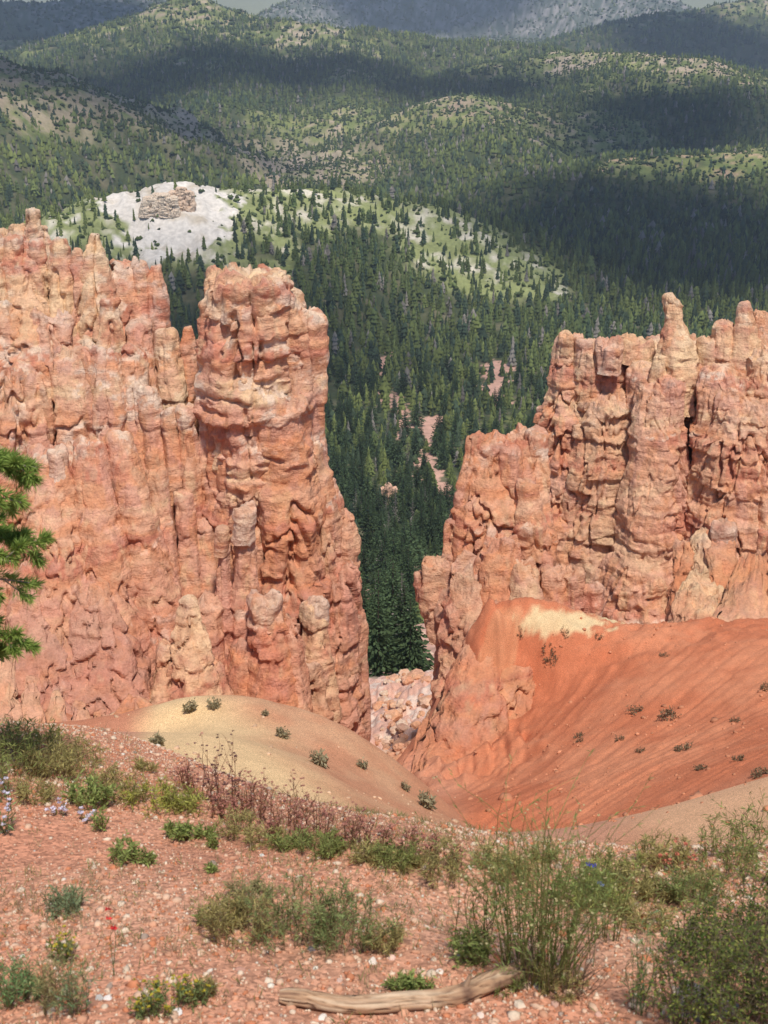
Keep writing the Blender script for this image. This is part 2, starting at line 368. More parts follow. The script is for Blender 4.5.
def openness(x, y, crest):
    """how bare of forest the ground is"""
    n = fbm(x / 70, y / 70, x * 0, 5, 35.0); n2 = fbm(x / 25, y / 25, x * 0, 3, 36.0)
    dA, _ = ridge_dist(x, y, RW['A'][0]); dK, _ = ridge_dist(x, y, RW['knoll'][0]); dE, _ = ridge_dist(x, y, RW['E'][0]); dB, _ = ridge_dist(x, y, RW['B'][0])
    o = sstep(.40, .95, crest + .6 * n) * .85
    o = np.maximum(o, sstep(330, 120, dA + 90 * n) * .85)
    o = np.maximum(o, sstep(95, 45, dK + 70 * n + 25 * n2) * .62 * (y < 1400) * (x > KN[2][0] - 40))
    o = np.maximum(o, sstep(230, 60, dB + 110 * n + 40 * n2) * .62); o = np.maximum(o, sstep(1500, 700, dE) * .72)
    o = np.maximum(o, sstep(.30, .6, n + .3 * n2) * .45)
    return o, n2
def valley_colour(x, y, z, crest):
    o, n2 = openness(x, y, crest)
    n = fbm(x / 12, y / 12, x * 0, 4, 38.0); n3 = fbm(x / 300, y / 300, x * 0, 4, 39.0)
    one = np.ones((len(x), 1))
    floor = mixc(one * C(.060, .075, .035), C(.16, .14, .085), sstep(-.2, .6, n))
    brush = mixc(one * C(.15, .18, .06), C(.26, .27, .09), sstep(-.3, .4, n2))
    soil = mixc(one * C(.34, .25, .17), C(.46, .36, .27), sstep(-.4, .4, n3))
    dK, _ = ridge_dist(x, y, RW['knoll'][0]); kb = sstep(160, 90, dK) * (y < 1400)
    soil = mixc(soil, C(.60, .54, .43), kb); brush = mixc(brush, C(.25, .27, .11), kb)
    dE, _ = ridge_dist(x, y, RW['E'][0]); dC3, _ = ridge_dist(x, y, RW['C3'][0])
    soil = mixc(soil, C(.33, .30, .28), sstep(1500, 800, dE)); brush = mixc(brush, C(.10, .12, .09), sstep(1500, 800, dE))
    soil = mixc(soil, C(.44, .30, .20), sstep(220, 100, dC3))
    bare = sstep(.0, .5, n * .8 + n2 * .6 + (o - .55) * .9)
    dA, _ = ridge_dist(x, y, RW['A'][0]); bare = np.maximum(bare, sstep(340, 200, dA) * sstep(-.35, .1, n + .4 * n2) * .8)
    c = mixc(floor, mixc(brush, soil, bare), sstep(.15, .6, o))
    nr = sstep(230, 150, y); c = mixc(c, mixc(one * C(.20, .16, .11), C(.50, .36, .27), sstep(-.1, .3, n)), nr)
    kw = knoll_white(x, y) * (y < 1300); c = mixc(c, mixc(one * C(.66, .60, .53), C(.52, .44, .34), sstep(.1, .5, n)), kw)
    w = wash_w(x, y); c = mixc(c, C(.56, .33, .25), w)
    mead = sstep(6500, 7500, y); c = mixc(c, C(.38, .38, .20), mead * .8)
    return c

make_washes()
build_ground()

# ------------------------------------------------------------------ clouds, high above; they cast the shadows in the valley
M_CLOUD = mat_attr("cloud_vapour", base=(.9, .9, .92), noise_amt=0, bump=0)
def blob(c, rx, ry, rz, n=40, seed=0):
    th = np.linspace(0, math.pi, n)[:, None]; ph = np.linspace(0, 2 * math.pi, 2 * n, endpoint=False)[None, :]
    d = np.stack([np.sin(th) * np.cos(ph), np.sin(th) * np.sin(ph), np.cos(th) * np.ones_like(ph)], -1).reshape(-1, 3)
    k = 1 + .38 * fbm(d[:, 0] * 2.2, d[:, 1] * 2.2, d[:, 2] * 2.2, 4, seed)
    V = d * k[:, None] * C(rx, ry, rz); V[:, 2] = np.where(V[:, 2] < 0, V[:, 2] * .45, V[:, 2])
    return V + np.asarray(c), grid_faces(n, 2 * n, True)[:, ::-1]
def cloud(px, py, Y, rx, ry, seed, label, h=1700, gz=None):
    g = P(px, py, Y); top = g + SUN / SUN[2] * h
    V, F = blob((0, 0, 0), rx, ry, min(rx, ry) * .35, seed=seed)
    o = mesh_obj("cloud", V, F, M_CLOUD); o.location = [float(v) for v in top]; o.rotation_euler = (0, 0, 0.3 * seed)
    return tag(o, label, "cloud", "fair weather clouds over the valley")
CLOUDS = []
cloud(40, 120, 1720, 360, 190, 1, "broad white cloud over the dark speckled hill on the left")
cloud(150, 90, 2550, 330, 200, 2, "long white cloud over the left part of the central ridge")
cloud(330, 92, 2560, 260, 170, 9, "ragged white cloud over the hollow behind the round green hill")
cloud(500, 84, 2420, 150, 110, 10, "small white cloud over the ridge saddle behind the round green hill")
cloud(690, 225, 1260, 300, 280, 3, "white cloud over the dark forest behind the right cliff")
cloud(650, 120, 2050, 260, 170, 4, "white cloud over the right-hand ridge")
cloud(180, 150, 1950, 130, 100, 11, "little white cloud over the ravine at the foot of the speckled hill")
cloud(60, 25, 3900, 700, 500, 6, "wide white cloud over the far bluish hills")
cloud(700, 30, 4000, 450, 300, 7, "distant white cloud over the far right hills")
cloud(430, 5, 5600, 500, 300, 12, "far white cloud over the grey badland slope")
cloud(240, 280, 780, 130, 80, 8, "little white cloud over the trees behind the left tower")

# ------------------------------------------------------------------ sandstone columns
_zr = np.random.RandomState(21); _zk = [-95.0]; _hk = [0.0]
while _zk[-1] < 10:
    t = _zr.choice([.35, .6, .9, 1.5, 2.4], p=[.2, .25, .25, .2, .1]) * (.8 + .4 * _zr.rand()); h = _zr.uniform(-1, 1)
    _zk += [_zk[-1] + .12, _zk[-1] + .12 + t]; _hk += [h, h + _zr.uniform(-.15, .15)]
_zk = np.array(_zk); _hk = np.array(_hk)
_bandk = np.arange(-100, 12, 1.1); _band = _zr.rand(len(_bandk)) * 2 - 1
def rock_colour(V, tint, seed):
    x, y, z = V.T; wz = z + 1.8 * fbm(x / 9, y / 9, z / 9, 3, 41.)
    b = np.interp(wz, _bandk, _band) * .7 + .6 * vn(x * .05, y * .05, wz / .5); n = fbm(x / 3, y / 3, z / 2.2, 4, 42.); n2 = fbm(x / .7, y / .7, z / .5, 4, 43.)
    st = fbm(x / .8, y / .8, z / 9, 4, 44.)                # vertical run-off stains
    S = np.interp(wz * .999, _zk, _hk)
    q = b * .75 + n * .55 + n2 * .30 + st * .35; n4 = fbm(x / .25, y / .25, z / .2, 3, 47.)
    one = np.ones((len(V), 1))
    c = mixc(mixc(one * RED * .6 + one * PINK * .4, ORANGE, sstep(-.45, -.1, q)), SALMON, sstep(.05, .3, q)); c = mixc(c, CREAM, sstep(.40, .62, q) * .75)
    c = mixc(c, CREAM * .97, sstep(.28, .45, fbm(x / .5, y / .5, z / 12, 3, 48.)) * .5); c = mixc(c, PINK, sstep(.05, .3, st) * .6); c = mixc(c, TANROCK, sstep(.15, .4, -st) * .45)
    pale = sstep(.62, .82, S + .8 * n2 + .3 * n4) * sstep(-.05, .2, fbm(x / 2.2, y / 2.2, z / 1.2, 3, 46.))
    c = mixc(c, PALE, pale * .8)
    zl = z + 3.5 * fbm(x / 6, y / 6, z * 0, 3, 49.)
    c = mixc(c, C(.50, .215, .15), sstep(-27, -35, zl) * (.22 + .35 * sstep(-.2, .3, n)) * (y < 80)); c = mixc(c, CREAM, sstep(-21, -16, zl) * sstep(-.3, .15, n + .4 * n2) * .62)
    c = mixc(c, PALE, sstep(.9, .35, np.abs(zl + 25.5)) * sstep(.0, .25, n2 + .3 * n4) * .75)          # the pale ledge-forming bed
    if tint is not None: tc, tw = tint; c = mixc(c, tc, (tw * np.clip(.55 + .9 * n + .8 * n2, 0, 1) if tw < .84 else tw + 0 * n))
    c = c * C(1.01, .92, .84); c *= 1.06 * (1 + .16 * n2 + .14 * n4)[:, None]
    return c
def crest_tone(c, V, zt, L):
    # the top beds of every column are a paler, creamier stone
    n = fbm(V[:, 0] / 1.3, V[:, 1] / 1.3, V[:, 2] / .5, 4, 55.)
    k = sstep(.24, .02, (zt - V[:, 2]) / L + .16 * n)
    return mixc(c, mixc(np.ones((len(V), 1)) * CREAM, PALE, sstep(-.2, .3, n)), k * sstep(-.25, .25, n) * (.60 if zt > -24 and V[:, 1].mean() > 70 else .22))
def column(name, parent, top, base, w0, w1, seed=0, prof=None, asp=1.0, tint=None, res=0.11, rough=1.0, cap=0.35, flat=.45, extra=3.0, strata=1.0, yaw=0.0):
    """an eroded rock column: axis from top (px,py,Y) to base (px,py,Y), widths in pixels"""
    A = P(*top); B = P(*base)
    if B[2] > A[2] - 1: B[2] = A[2] - 1
    r0 = .5 * w0 * math.hypot(A[1], A[2]) / FPX; r1 = .5 * w1 * math.hypot(B[1], B[2]) / FPX
    ext = B + (B - A) / (A[2] - B[2]) * extra; Ltot = A[2] - ext[2]; L = A[2] - B[2]
    r0 *= .93; r1 *= .93
    rm = max(r0, r1); nt = int(np.clip(2 * math.pi * rm * math.sqrt(max(asp, 1)) / res, 24, 620)); nz = int(np.clip(Ltot / res, 12, 420))
    nc = int(np.clip(r0 / res, 4, 50))
    # rows: cap rings then side rings
    tk = (np.arange(nc) / nc); rad_c = np.sin(tk * math.pi / 2) ** flat; zc = (1 - np.cos(tk * math.pi / 2)) * cap * r0
    ts = np.linspace(0, 1, nz); zs = cap * r0 + ts * (Ltot - cap * r0)
    zz = np.concatenate([zc, zs]); t = zz / L
    pr = prof or [(0, 0), (1, 1)]
    k = np.interp(t, [p[0] for p in pr], [p[1] for p in pr]); rr = r0 + (r1 - r0) * k
    rr = rr * np.concatenate([rad_c, np.ones(nz)])
    nh = np.concatenate([tk, np.ones(nz)]); nv = np.sqrt(np.clip(1 - nh ** 2, 0, 1))
    th = np.linspace(0, 2 * math.pi, nt, endpoint=False)
    cx, sy = np.cos(th) * math.sqrt(asp), np.sin(th) / math.sqrt(asp)
    if yaw: cx, sy = cx * math.cos(yaw) - sy * math.sin(yaw), cx * math.sin(yaw) + sy * math.cos(yaw)
    ax = A[None, :] + (ext - A)[None, :] * (zz / Ltot)[:, None]
    # the axis wanders
    wx = vn(zz * .35, 0 * zz + seed * 1.7, 0 * zz + 3.3) * .22 * min(r0 + .3, 1.5); wy = vn(zz * .35, 0 * zz + seed * 2.7, 0 * zz + 8.3) * .22 * min(r0 + .3, 1.5)
    fr = np.random.RandomState(int(seed * 7 + w0) % 9999); nf = fr.randint(5, 9); fang = np.sort(fr.rand(nf) * .7 + np.arange(nf)) * 2 * math.pi / nf
    pol = np.full((len(zz), nt), 1.08)
    wzz = (A[2] - zz) + 50
    for i in range(nf):                                     # flat faces that step in and out from bed to bed
        dz = .93 + .13 * vns(wzz / 1.6 + i * 5.3, wzz * 0 + seed * .7, wzz * 0 + i, .08) + .10 * vn(wzz / 4.5, wzz * 0 + i * 3.1, wzz * 0 + seed)
        pol = np.minimum(pol, dz[:, None] / np.maximum(np.cos(th - fang[i]), .15)[None, :])
    pol = 1 + (pol - 1) * np.clip(rough * 1.1, 0, 1)
    X = ax[:, 0, None] + wx[:, None] + rr[:, None] * pol * cx[None, :]; Yv = ax[:, 1, None] + wy[:, None] + rr[:, None] * pol * sy[None, :]
    Z = (A[2] - zz)[:, None] * np.ones(nt)[None, :]
    NX = nh[:, None] * np.cos(th + yaw)[None, :]; NY = nh[:, None] * np.sin(th + yaw)[None, :]; NZ = nv[:, None] * np.ones(nt)[None, :]
    x, y, z = X.ravel(), Yv.ravel(), Z.ravel(); sd_ = seed * 13.7
    R_ = np.repeat(rr, nt); am = np.clip(np.repeat(np.maximum(rr, r0 * .6), nt) / 2.4, .42, 1.25) * rough
    wz = z + 1.8 * fbm(x / 9, y / 9, z / 9, 3, 41.) + .18 * vn(x / .6, y / .6, z / .6)
    S = np.interp(wz, _zk, _hk) * (.7 + .5 * vn(x / 2.5, y / 2.5, z / 2.5 + sd_))
    wx_ = x + .2 * vn(x / 1.3, y / 1.3, z / 1.3 + 9); wy_ = y + .2 * vn(x / 1.3 + 7, y / 1.3, z / 1.3); wz_ = z + .2 * vn(x / 1.1, y / 1.1 + 5, z / 1.1)
    bil = np.abs(vn(wx_ / 1.7 + sd_, wy_ / 1.7, wz_ / 1.25)) * 1.1 + np.abs(vn(wy_ / .8, wx_ / .8 + sd_, wz_ / .6)) * .55 + np.abs(vn(wx_ / .38, wz_ / .3, wy_ / .38 + sd_)) * .27
    D = .34 * fbm(x / 3.5, y / 3.5, z / 8 + sd_, 3, 1.)
    g = fbm(x / 1.3 + sd_, y / 1.3, z / 14, 3, 2.); D += -.95 * np.exp(-(g / .06) ** 2) * (.35 + .65 * sstep(-.3, .4, vn(x / 4, y / 4, z / 5))) + .28 * g
    fl = 1 - np.abs(fbm(x / .62 + sd_, y / .62, z / 6.5, 3, 17.)) * 2.2; D += .22 * fl * sstep(-.4, .3, vn(x / 5, y / 5, z / 3.2 + 4))      # narrow vertical flutes
    D += .42 * S * strata
    wb = z + .7 * fbm(x / 7, y / 7, z * 0, 3, 18.); bed = vns(x / 3.4 + sd_, y / 3.4, wb / .55, .14) * .6 + vns(x / 2.2, y / 2.2 + sd_, wb / .24, .2) * .4   # thin beds
    D += .30 * bed * (.35 + .65 * sstep(-.1, .4, fbm(x / 4, y / 4, z / 2.5, 2, 20.))) * (.4 + .6 * strata)
    mk = .15 + .85 * sstep(-.05, .45, fbm(x / 4, y / 4, z / 3, 3, 12.)); D += .07 * mk * (bil - .55)
    D += mk * .17 * vns((.8 * wx_ + .6 * wy_) / 1.5 + sd_, (.8 * wy_ - .6 * wx_) / 1.5, wz_ / .8) + (.3 + .7 * mk) * .11 * vns((.6 * wx_ - .8 * wy_) / .72, (.6 * wy_ + .8 * wx_) / .72 + sd_, wz_ / .5)
    blk = fbm(x / .40, y / .40, z / .22, 3, 4.); D += .10 * blk
    D = D * am; D *= (.35 + .65 * np.repeat(nh, nt)) ; D = np.maximum(D, -.62 * R_ - .02)
    V = np.stack([x + NX.ravel() * D, y + NY.ravel() * D, z + NZ.ravel() * D * 1.0], 1)
    up = np.repeat(1 - nh, nt); tn = fbm(x / .9, y / .9, z * 0 + sd_, 4, 5.)
    V[:, 2] += min(r0 + .1, 1.0) * .45 * np.sqrt(np.clip(np.repeat(1 - zz / (1.2 * r0 + .4), nt), 0, 1)) * (tn + .18 * np.round(tn * 4))
    V[:, 2] += min(r0, 1.2) * .34 * up ** .5 * vns(x / .55 + sd_, y / .55, z * 0, .12) * np.clip(np.repeat(1 - zz / (1.5 * r0 + .3), nt), 0, 1)
    V[:, 2] += (.14 * blk + .10 * vn(x / .3, y / .3, z / .3)) * am
    F = grid_faces(len(zz), nt, True)
    o = mesh_obj(name, V - np.array(parent.location), F[:, ::-1], M_ROCK, parent, col=crest_tone(rock_colour(V, tint, seed), V, A[2], L) if L > 3 and rough > .4 else rock_colour(V, tint, seed))
    return o
CR = (CREAM, .75); PK = (PINK, .6); MV = (MAUVE, .6); OR = (C(.55, .22, .10), .6); TN = (TANROCK, .6); WH = (PALE, .75); SA = (SALMON, .5); GY = (C(.44, .33, .25), .8)

def fin(name, loc, label, cols, cat="rock formation"):
    e = empty(name, loc, label, cat); prev = None
    for i, c in enumerate(cols):
        nm, top, base, w0, w1 = c[:5]; kw = c[5] if len(c) > 5 else {}
        o = column(nm, e, top, base, w0, w1, seed=i + len(cols) * 3, **kw)
        if nm == "capstone" and prev is not None: o.parent = prev       # the cap belongs to its shaft
        if nm == "shaft": prev = o
    return e
B_, P_ = "buttress", "pinnacle"
fin("rock_wall", P(80, 700, 66), "long pink and orange sandstone wall with jagged crest filling the left side", [
 # crest tier
 (B_, (-75, 232, 77), (-80, 440, 70), 90, 130, dict(tint=SA)), (B_, (-15, 240, 76), (-20, 430, 70), 56, 80, dict(tint=CR)), (B_, (25, 245, 76), (30, 440, 69), 44, 70, {}),
 (P_, (12, 237, 75), (14, 330, 74), 16, 26, dict(tint=SA)), (P_, (38, 239, 75), (40, 330, 74), 12, 26, dict(tint=CR)), (P_, (62, 240, 75.5), (62, 430, 71), 16, 56, dict(tint=CR)), (P_, (77, 248, 75), (78, 400, 72), 12, 34, dict(tint=PK)),
 (P_, (95, 233, 75.5), (104, 430, 71), 9, 66, dict(tint=CR, prof=[(0, 0), (.12, .22), (.45, .6), (1, 1)])), (P_, (88, 246, 75), (92, 380, 73), 10, 30, dict(tint=CR)),
 (B_, (124, 262, 76), (134, 440, 71), 26, 52, dict(tint=SA)), (P_, (141, 262, 75.5), (146, 420, 73), 10, 36, dict(tint=PK)), (P_, (157, 266, 75.5), (160, 420, 73), 7, 26, dict(tint=PK, prof=[(0, 0), (.12, .6), (1, 1)])),
 (P_, (110, 300, 73), (118, 440, 70), 14, 44, dict(tint=CR)), (B_, (140, 320, 73.5), (148, 470, 69), 22, 50, dict(tint=PK)),
 (B_, (50, 310, 73.5), (52, 450, 69), 40, 70, dict(tint=PK)), (P_, (5, 300, 73), (5, 400, 71), 16, 50, {}), (P_, (30, 335, 72.5), (35, 440, 70), 14, 36, dict(tint=CR)), (P_, (85, 340, 72), (90, 440, 69.5), 16, 40, dict(tint=CR)),
 (B_, (168, 330, 73), (176, 500, 68), 24, 40, dict(tint=CR)), (P_, (188, 325, 73.5), (192, 480, 70), 7, 30, dict(tint=OR, prof=[(0, 0), (.2, .55), (1, 1)])),
 (B_, (70, 315, 80), (70, 500, 78), 110, 170, dict(asp=1.4, tint=PK, res=.22)), (B_, (-60, 330, 80), (-60, 560, 76), 160, 220, dict(asp=1.3, res=.25)),
 # middle tier
 (B_, (12, 366, 70), (10, 590, 64), 56, 84, dict(cap=.2, rough=0.8)), (B_, (-55, 360, 70), (-60, 600, 63), 80, 110, dict(rough=0.8)), (B_, (36, 378, 69), (45, 560, 65), 26, 56, dict(cap=.25, rough=0.8)),
 (B_, (74, 352, 70.5), (82, 590, 65), 40, 74, dict(rough=0.8)), (B_, (104, 352, 70.5), (126, 590, 65), 30, 66, dict(rough=0.8)), (B_, (132, 346, 71), (152, 600, 65), 26, 52, dict(rough=0.8)),
 (B_, (150, 385, 69.5), (166, 560, 65.5), 20, 40, dict(cap=.6, rough=0.8)), (B_, (168, 410, 68.5), (182, 600, 65), 16, 30, dict(rough=0.8)), (B_, (186, 405, 68.5), (196, 600, 65), 20, 30, dict(cap=.2, rough=0.8)),
 (P_, (56, 340, 72), (58, 400, 70.5), 10, 30, dict(rough=0.8)), (P_, (101, 348, 70), (104, 440, 68), 8, 26, dict(tint=WH, rough=0.8)),
 # lower tier
 (B_, (50, 448, 66), (66, 700, 57), 52, 104, dict(prof=[(0, 0), (.35, .25), (.5, .2), (1, 1)], rough=0.55)), (B_, (88, 440, 66), (128, 700, 58.5), 36, 96, dict(rough=0.55)), (B_, (118, 432, 66.5), (168, 680, 60), 26, 84, dict(strata=.6, rough=0.55)),
 (B_, (-8, 446, 66.5), (-14, 700, 57), 56, 110, dict(rough=0.55)), (B_, (-80, 450, 66), (-90, 710, 56), 90, 130, dict(rough=0.55)), (B_, (158, 470, 66), (172, 660, 61.5), 18, 40, dict(strata=.5, rough=0.55)), (B_, (184, 490, 66), (196, 670, 61.5), 18, 36, dict(rough=0.55)),
 (B_, (205, 520, 66), (212, 690, 61), 24, 44, dict(rough=0.55)), (B_, (30, 560, 62), (40, 712, 55), 40, 90, dict(tint=MV, rough=0.55)), (B_, (95, 580, 61), (105, 710, 56), 50, 110, dict(tint=MV, strata=.6, rough=0.55)),
 (P_, (58, 448, 65), (60, 470, 64.5), 24, 22, dict(tint=WH, extra=.6, cap=.7, rough=0.55)), (P_, (84, 440, 65.4), (86, 462, 65), 18, 18, dict(tint=WH, extra=.6, cap=.7, rough=0.55)),
])
fin("rock_tower", P(270, 700, 66), "massive flat-topped sandstone tower at the right end of the left wall", [
 ("caprock", (252, 277, 70.6), (252, 292, 70.4), 76, 74, dict(cap=.12, flat=.25, extra=1, tint=TN, rough=.7)), (B_, (251, 279, 71), (262, 600, 66), 78, 104, dict(cap=.12, flat=.3, prof=[(0, 0), (.10, .45), (.12, .62), (.3, .85), (1, 1)])), (B_, (268, 273, 70.5), (270, 420, 69), 34, 54, dict(cap=.2, tint=CR, prof=[(0, .1), (.1, 0), (.3, .8), (1, 1)])),
 (B_, (234, 284, 70.5), (232, 420, 68.5), 26, 46, dict(cap=.2, tint=CR)), (B_, (287, 285, 71), (292, 420, 69), 18, 40, dict(cap=.3)),
 (B_, (309, 314, 70.5), (308, 470, 69), 24, 40, dict(cap=.3, prof=[(0, 0), (.05, .35), (1, 1)])), (P_, (300, 318, 69.8), (298, 420, 68.6), 12, 30, dict(tint=SA)),
 (B_, (246, 362, 68.6), (248, 410, 68), 44, 46, dict(extra=1, cap=.2, tint=WH)), (B_, (205, 380, 69), (208, 560, 66.5), 16, 30, {}),
 (B_, (235, 398, 68.2), (238, 520, 66), 34, 38, dict(tint=OR, prof=[(0, 0), (.3, .8), (.8, .2), (1, 1)])), (B_, (216, 400, 68.4), (219, 560, 66), 16, 28, dict(tint=OR)),
 (B_, (282, 395, 68.4), (292, 640, 63.5), 62, 86, dict(tint=OR, strata=.7)), (B_, (312, 440, 68.8), (330, 660, 64.5), 28, 64, {}), (B_, (240, 500, 67), (246, 690, 62.5), 44, 70, {}),
 (B_, (330, 480, 68.5), (342, 600, 66.5), 14, 40, dict(tint=SA)), (B_, (346, 515, 68), (346, 640, 66), 18, 40, dict(tint=SA, prof=[(0, 0), (.2, .9), (.45, .2), (1, 1)])), (B_, (330, 560, 66.5), (330, 730, 62.5), 50, 72, dict(tint=PK)),
 (B_, (355, 610, 66), (350, 730, 63.5), 22, 44, dict(tint=MV, strata=.5)), (B_, (280, 560, 66), (286, 740, 61), 60, 84, {}),
 (B_, (268, 330, 76), (275, 640, 74), 90, 130, dict(asp=.8, res=.25)),
])
def hoodoo(loc, label, parts, cat="hoodoo", name="hoodoo"):
    return fin(name, loc, label, parts, cat)
hoodoo(P(243, 690, 61), "small hoodoo with pale blocky cap against the left tower's foot", [
 ("shaft", (244, 535, 62.5), (246, 700, 59.5), 18, 54, dict(prof=[(0, 0), (.3, .3), (1, 1)])), ("capstone", (244, 504, 62.4), (242, 536, 62.2), 24, 20, dict(tint=WH, extra=.3, cap=.5, asp=1.1))])
hoodoo(P(222, 690, 61), "short grey-capped stub left of the pale-capped hoodoo", [
 ("shaft", (222, 548, 62.2), (222, 700, 59.5), 12, 50, dict(tint=PK)), ("capstone", (220, 528, 62.2), (220, 550, 62), 13, 13, dict(tint=TN, extra=.3, cap=.5))])
hoodoo(P(275, 700, 59), "squat orange hoodoo under a broad whitish cap above the tan mound", [
 ("shaft", (272, 612, 60), (276, 720, 57), 42, 64, dict(tint=OR)), ("capstone", (266, 598, 59.8), (266, 618, 59.6), 42, 34, dict(tint=WH, extra=.4, cap=.5)), ("shaft", (292, 620, 59.6), (296, 730, 57), 20, 40, dict(tint=SA, strata=.4)), ("shaft", (250, 640, 60), (246, 720, 58), 40, 56, dict(tint=OR))])
hoodoo(P(315, 700, 61), "ochre blocky pillar between the squat hoodoo and the pink foot", [
 ("shaft", (314, 602, 62), (318, 730, 59), 24, 52, dict(tint=CR)), ("capstone", (318, 598, 61.8), (318, 622, 61.6), 18, 22, dict(tint=WH, extra=.3, cap=.6)), ("shaft", (300, 655, 60.5), (306, 740, 58.6), 40, 60, dict(tint=TN))])
hoodoo(P(190, 700, 57), "cream coloured crumbling spur at the left wall's foot", [
 ("shaft", (190, 596, 59.6), (192, 712, 56), 22, 70, dict(tint=CR)), ("shaft", (172, 640, 58.5), (165, 715, 56), 20, 50, dict(tint=CR)), ("shaft", (210, 660, 58), (214, 712, 56), 26, 44, dict(tint=CR)), ("shaft", (205, 600, 61), (208, 700, 58), 30, 44, dict(tint=SA))], cat="rock spur", name="rock_spur")
hoodoo(P(60, 720, 50), "row of low ragged red spikes below the left wall", [
 (P_, (8, 655, 52), (0, 720, 48), 16, 50, dict(tint=SA)), (P_, (30, 676, 51), (26, 725, 48), 12, 44, dict(tint=SA)), (P_, (54, 692, 50.5), (50, 730, 48), 12, 42, {}), (P_, (78, 702, 50), (76, 735, 48), 16, 40, {}), (P_, (100, 712, 50), (98, 738, 48), 14, 36, dict(tint=TN))], cat="rock ridge", name="rock_ridge")
hoodoo(P(132, 722, 46), "smooth orange clay hump left of the tan mound", [
 ("hump", (130, 698, 45), (128, 735, 42), 34, 84, dict(tint=OR, rough=.25, cap=.8, flat=1.0)), ("hump", (108, 712, 47), (102, 738, 45), 18, 36, dict(tint=TN, rough=.5, cap=.8))], cat="clay hump", name="clay_hump")

fin("rock_tower", P(490, 660, 60), "knobbly orange tower standing left of the right-hand cliff", [
 (B_, (490, 438, 68), (488, 640, 61), 46, 96, dict(cap=.25, tint=OR, prof=[(0, 0), (.35, .25), (1, 1)])), (B_, (474, 434, 67.5), (470, 600, 63), 20, 52, dict(tint=OR)), (B_, (518, 432, 68), (524, 600, 62), 30, 52, dict(tint=OR, cap=.3)), (B_, (537, 430, 68), (540, 600, 63), 22, 40, dict(cap=.25)),
 (P_, (512, 446, 66.6), (510, 520, 65), 22, 30, dict(tint=OR)),
 (B_, (456, 520, 65.5), (458, 690, 60), 26, 54, dict(tint=GY, strata=.7)), (B_, (436, 556, 64.4), (442, 612, 63), 32, 44, dict(tint=TN, extra=1.5, asp=1.3, cap=.4)), (B_, (422, 570, 64), (425, 592, 63.6), 20, 24, dict(tint=MV, extra=.5, cap=.6)),
 (B_, (478, 560, 63), (470, 700, 58), 50, 86, dict(tint=TN)), (B_, (456, 610, 62), (462, 720, 57), 30, 46, dict(tint=TN, strata=.5)),
 ("knob", (532, 518, 63.6), (532, 548, 63), 34, 26, dict(tint=TN, extra=.6, cap=.5)), (B_, (548, 530, 63.4), (548, 640, 61), 18, 34, dict(tint=OR)), ("knob", (527, 480, 65), (528, 530, 64), 20, 30, dict(extra=.6)),
 ("knob", (522, 562, 61.6), (524, 640, 59), 30, 46, dict(tint=CR)), ("knob", (553, 568, 61.8), (556, 650, 60), 26, 46, dict(tint=OR)), ("knob", (572, 570, 61.8), (572, 598, 61.4), 30, 22, dict(tint=TN, extra=.4, cap=.5)), ("knob", (590, 584, 62), (588, 650, 61), 22, 34, dict(tint=(PALE, .8))),
 (B_, (500, 540, 63), (505, 640, 60), 40, 60, dict(tint=OR)),
])
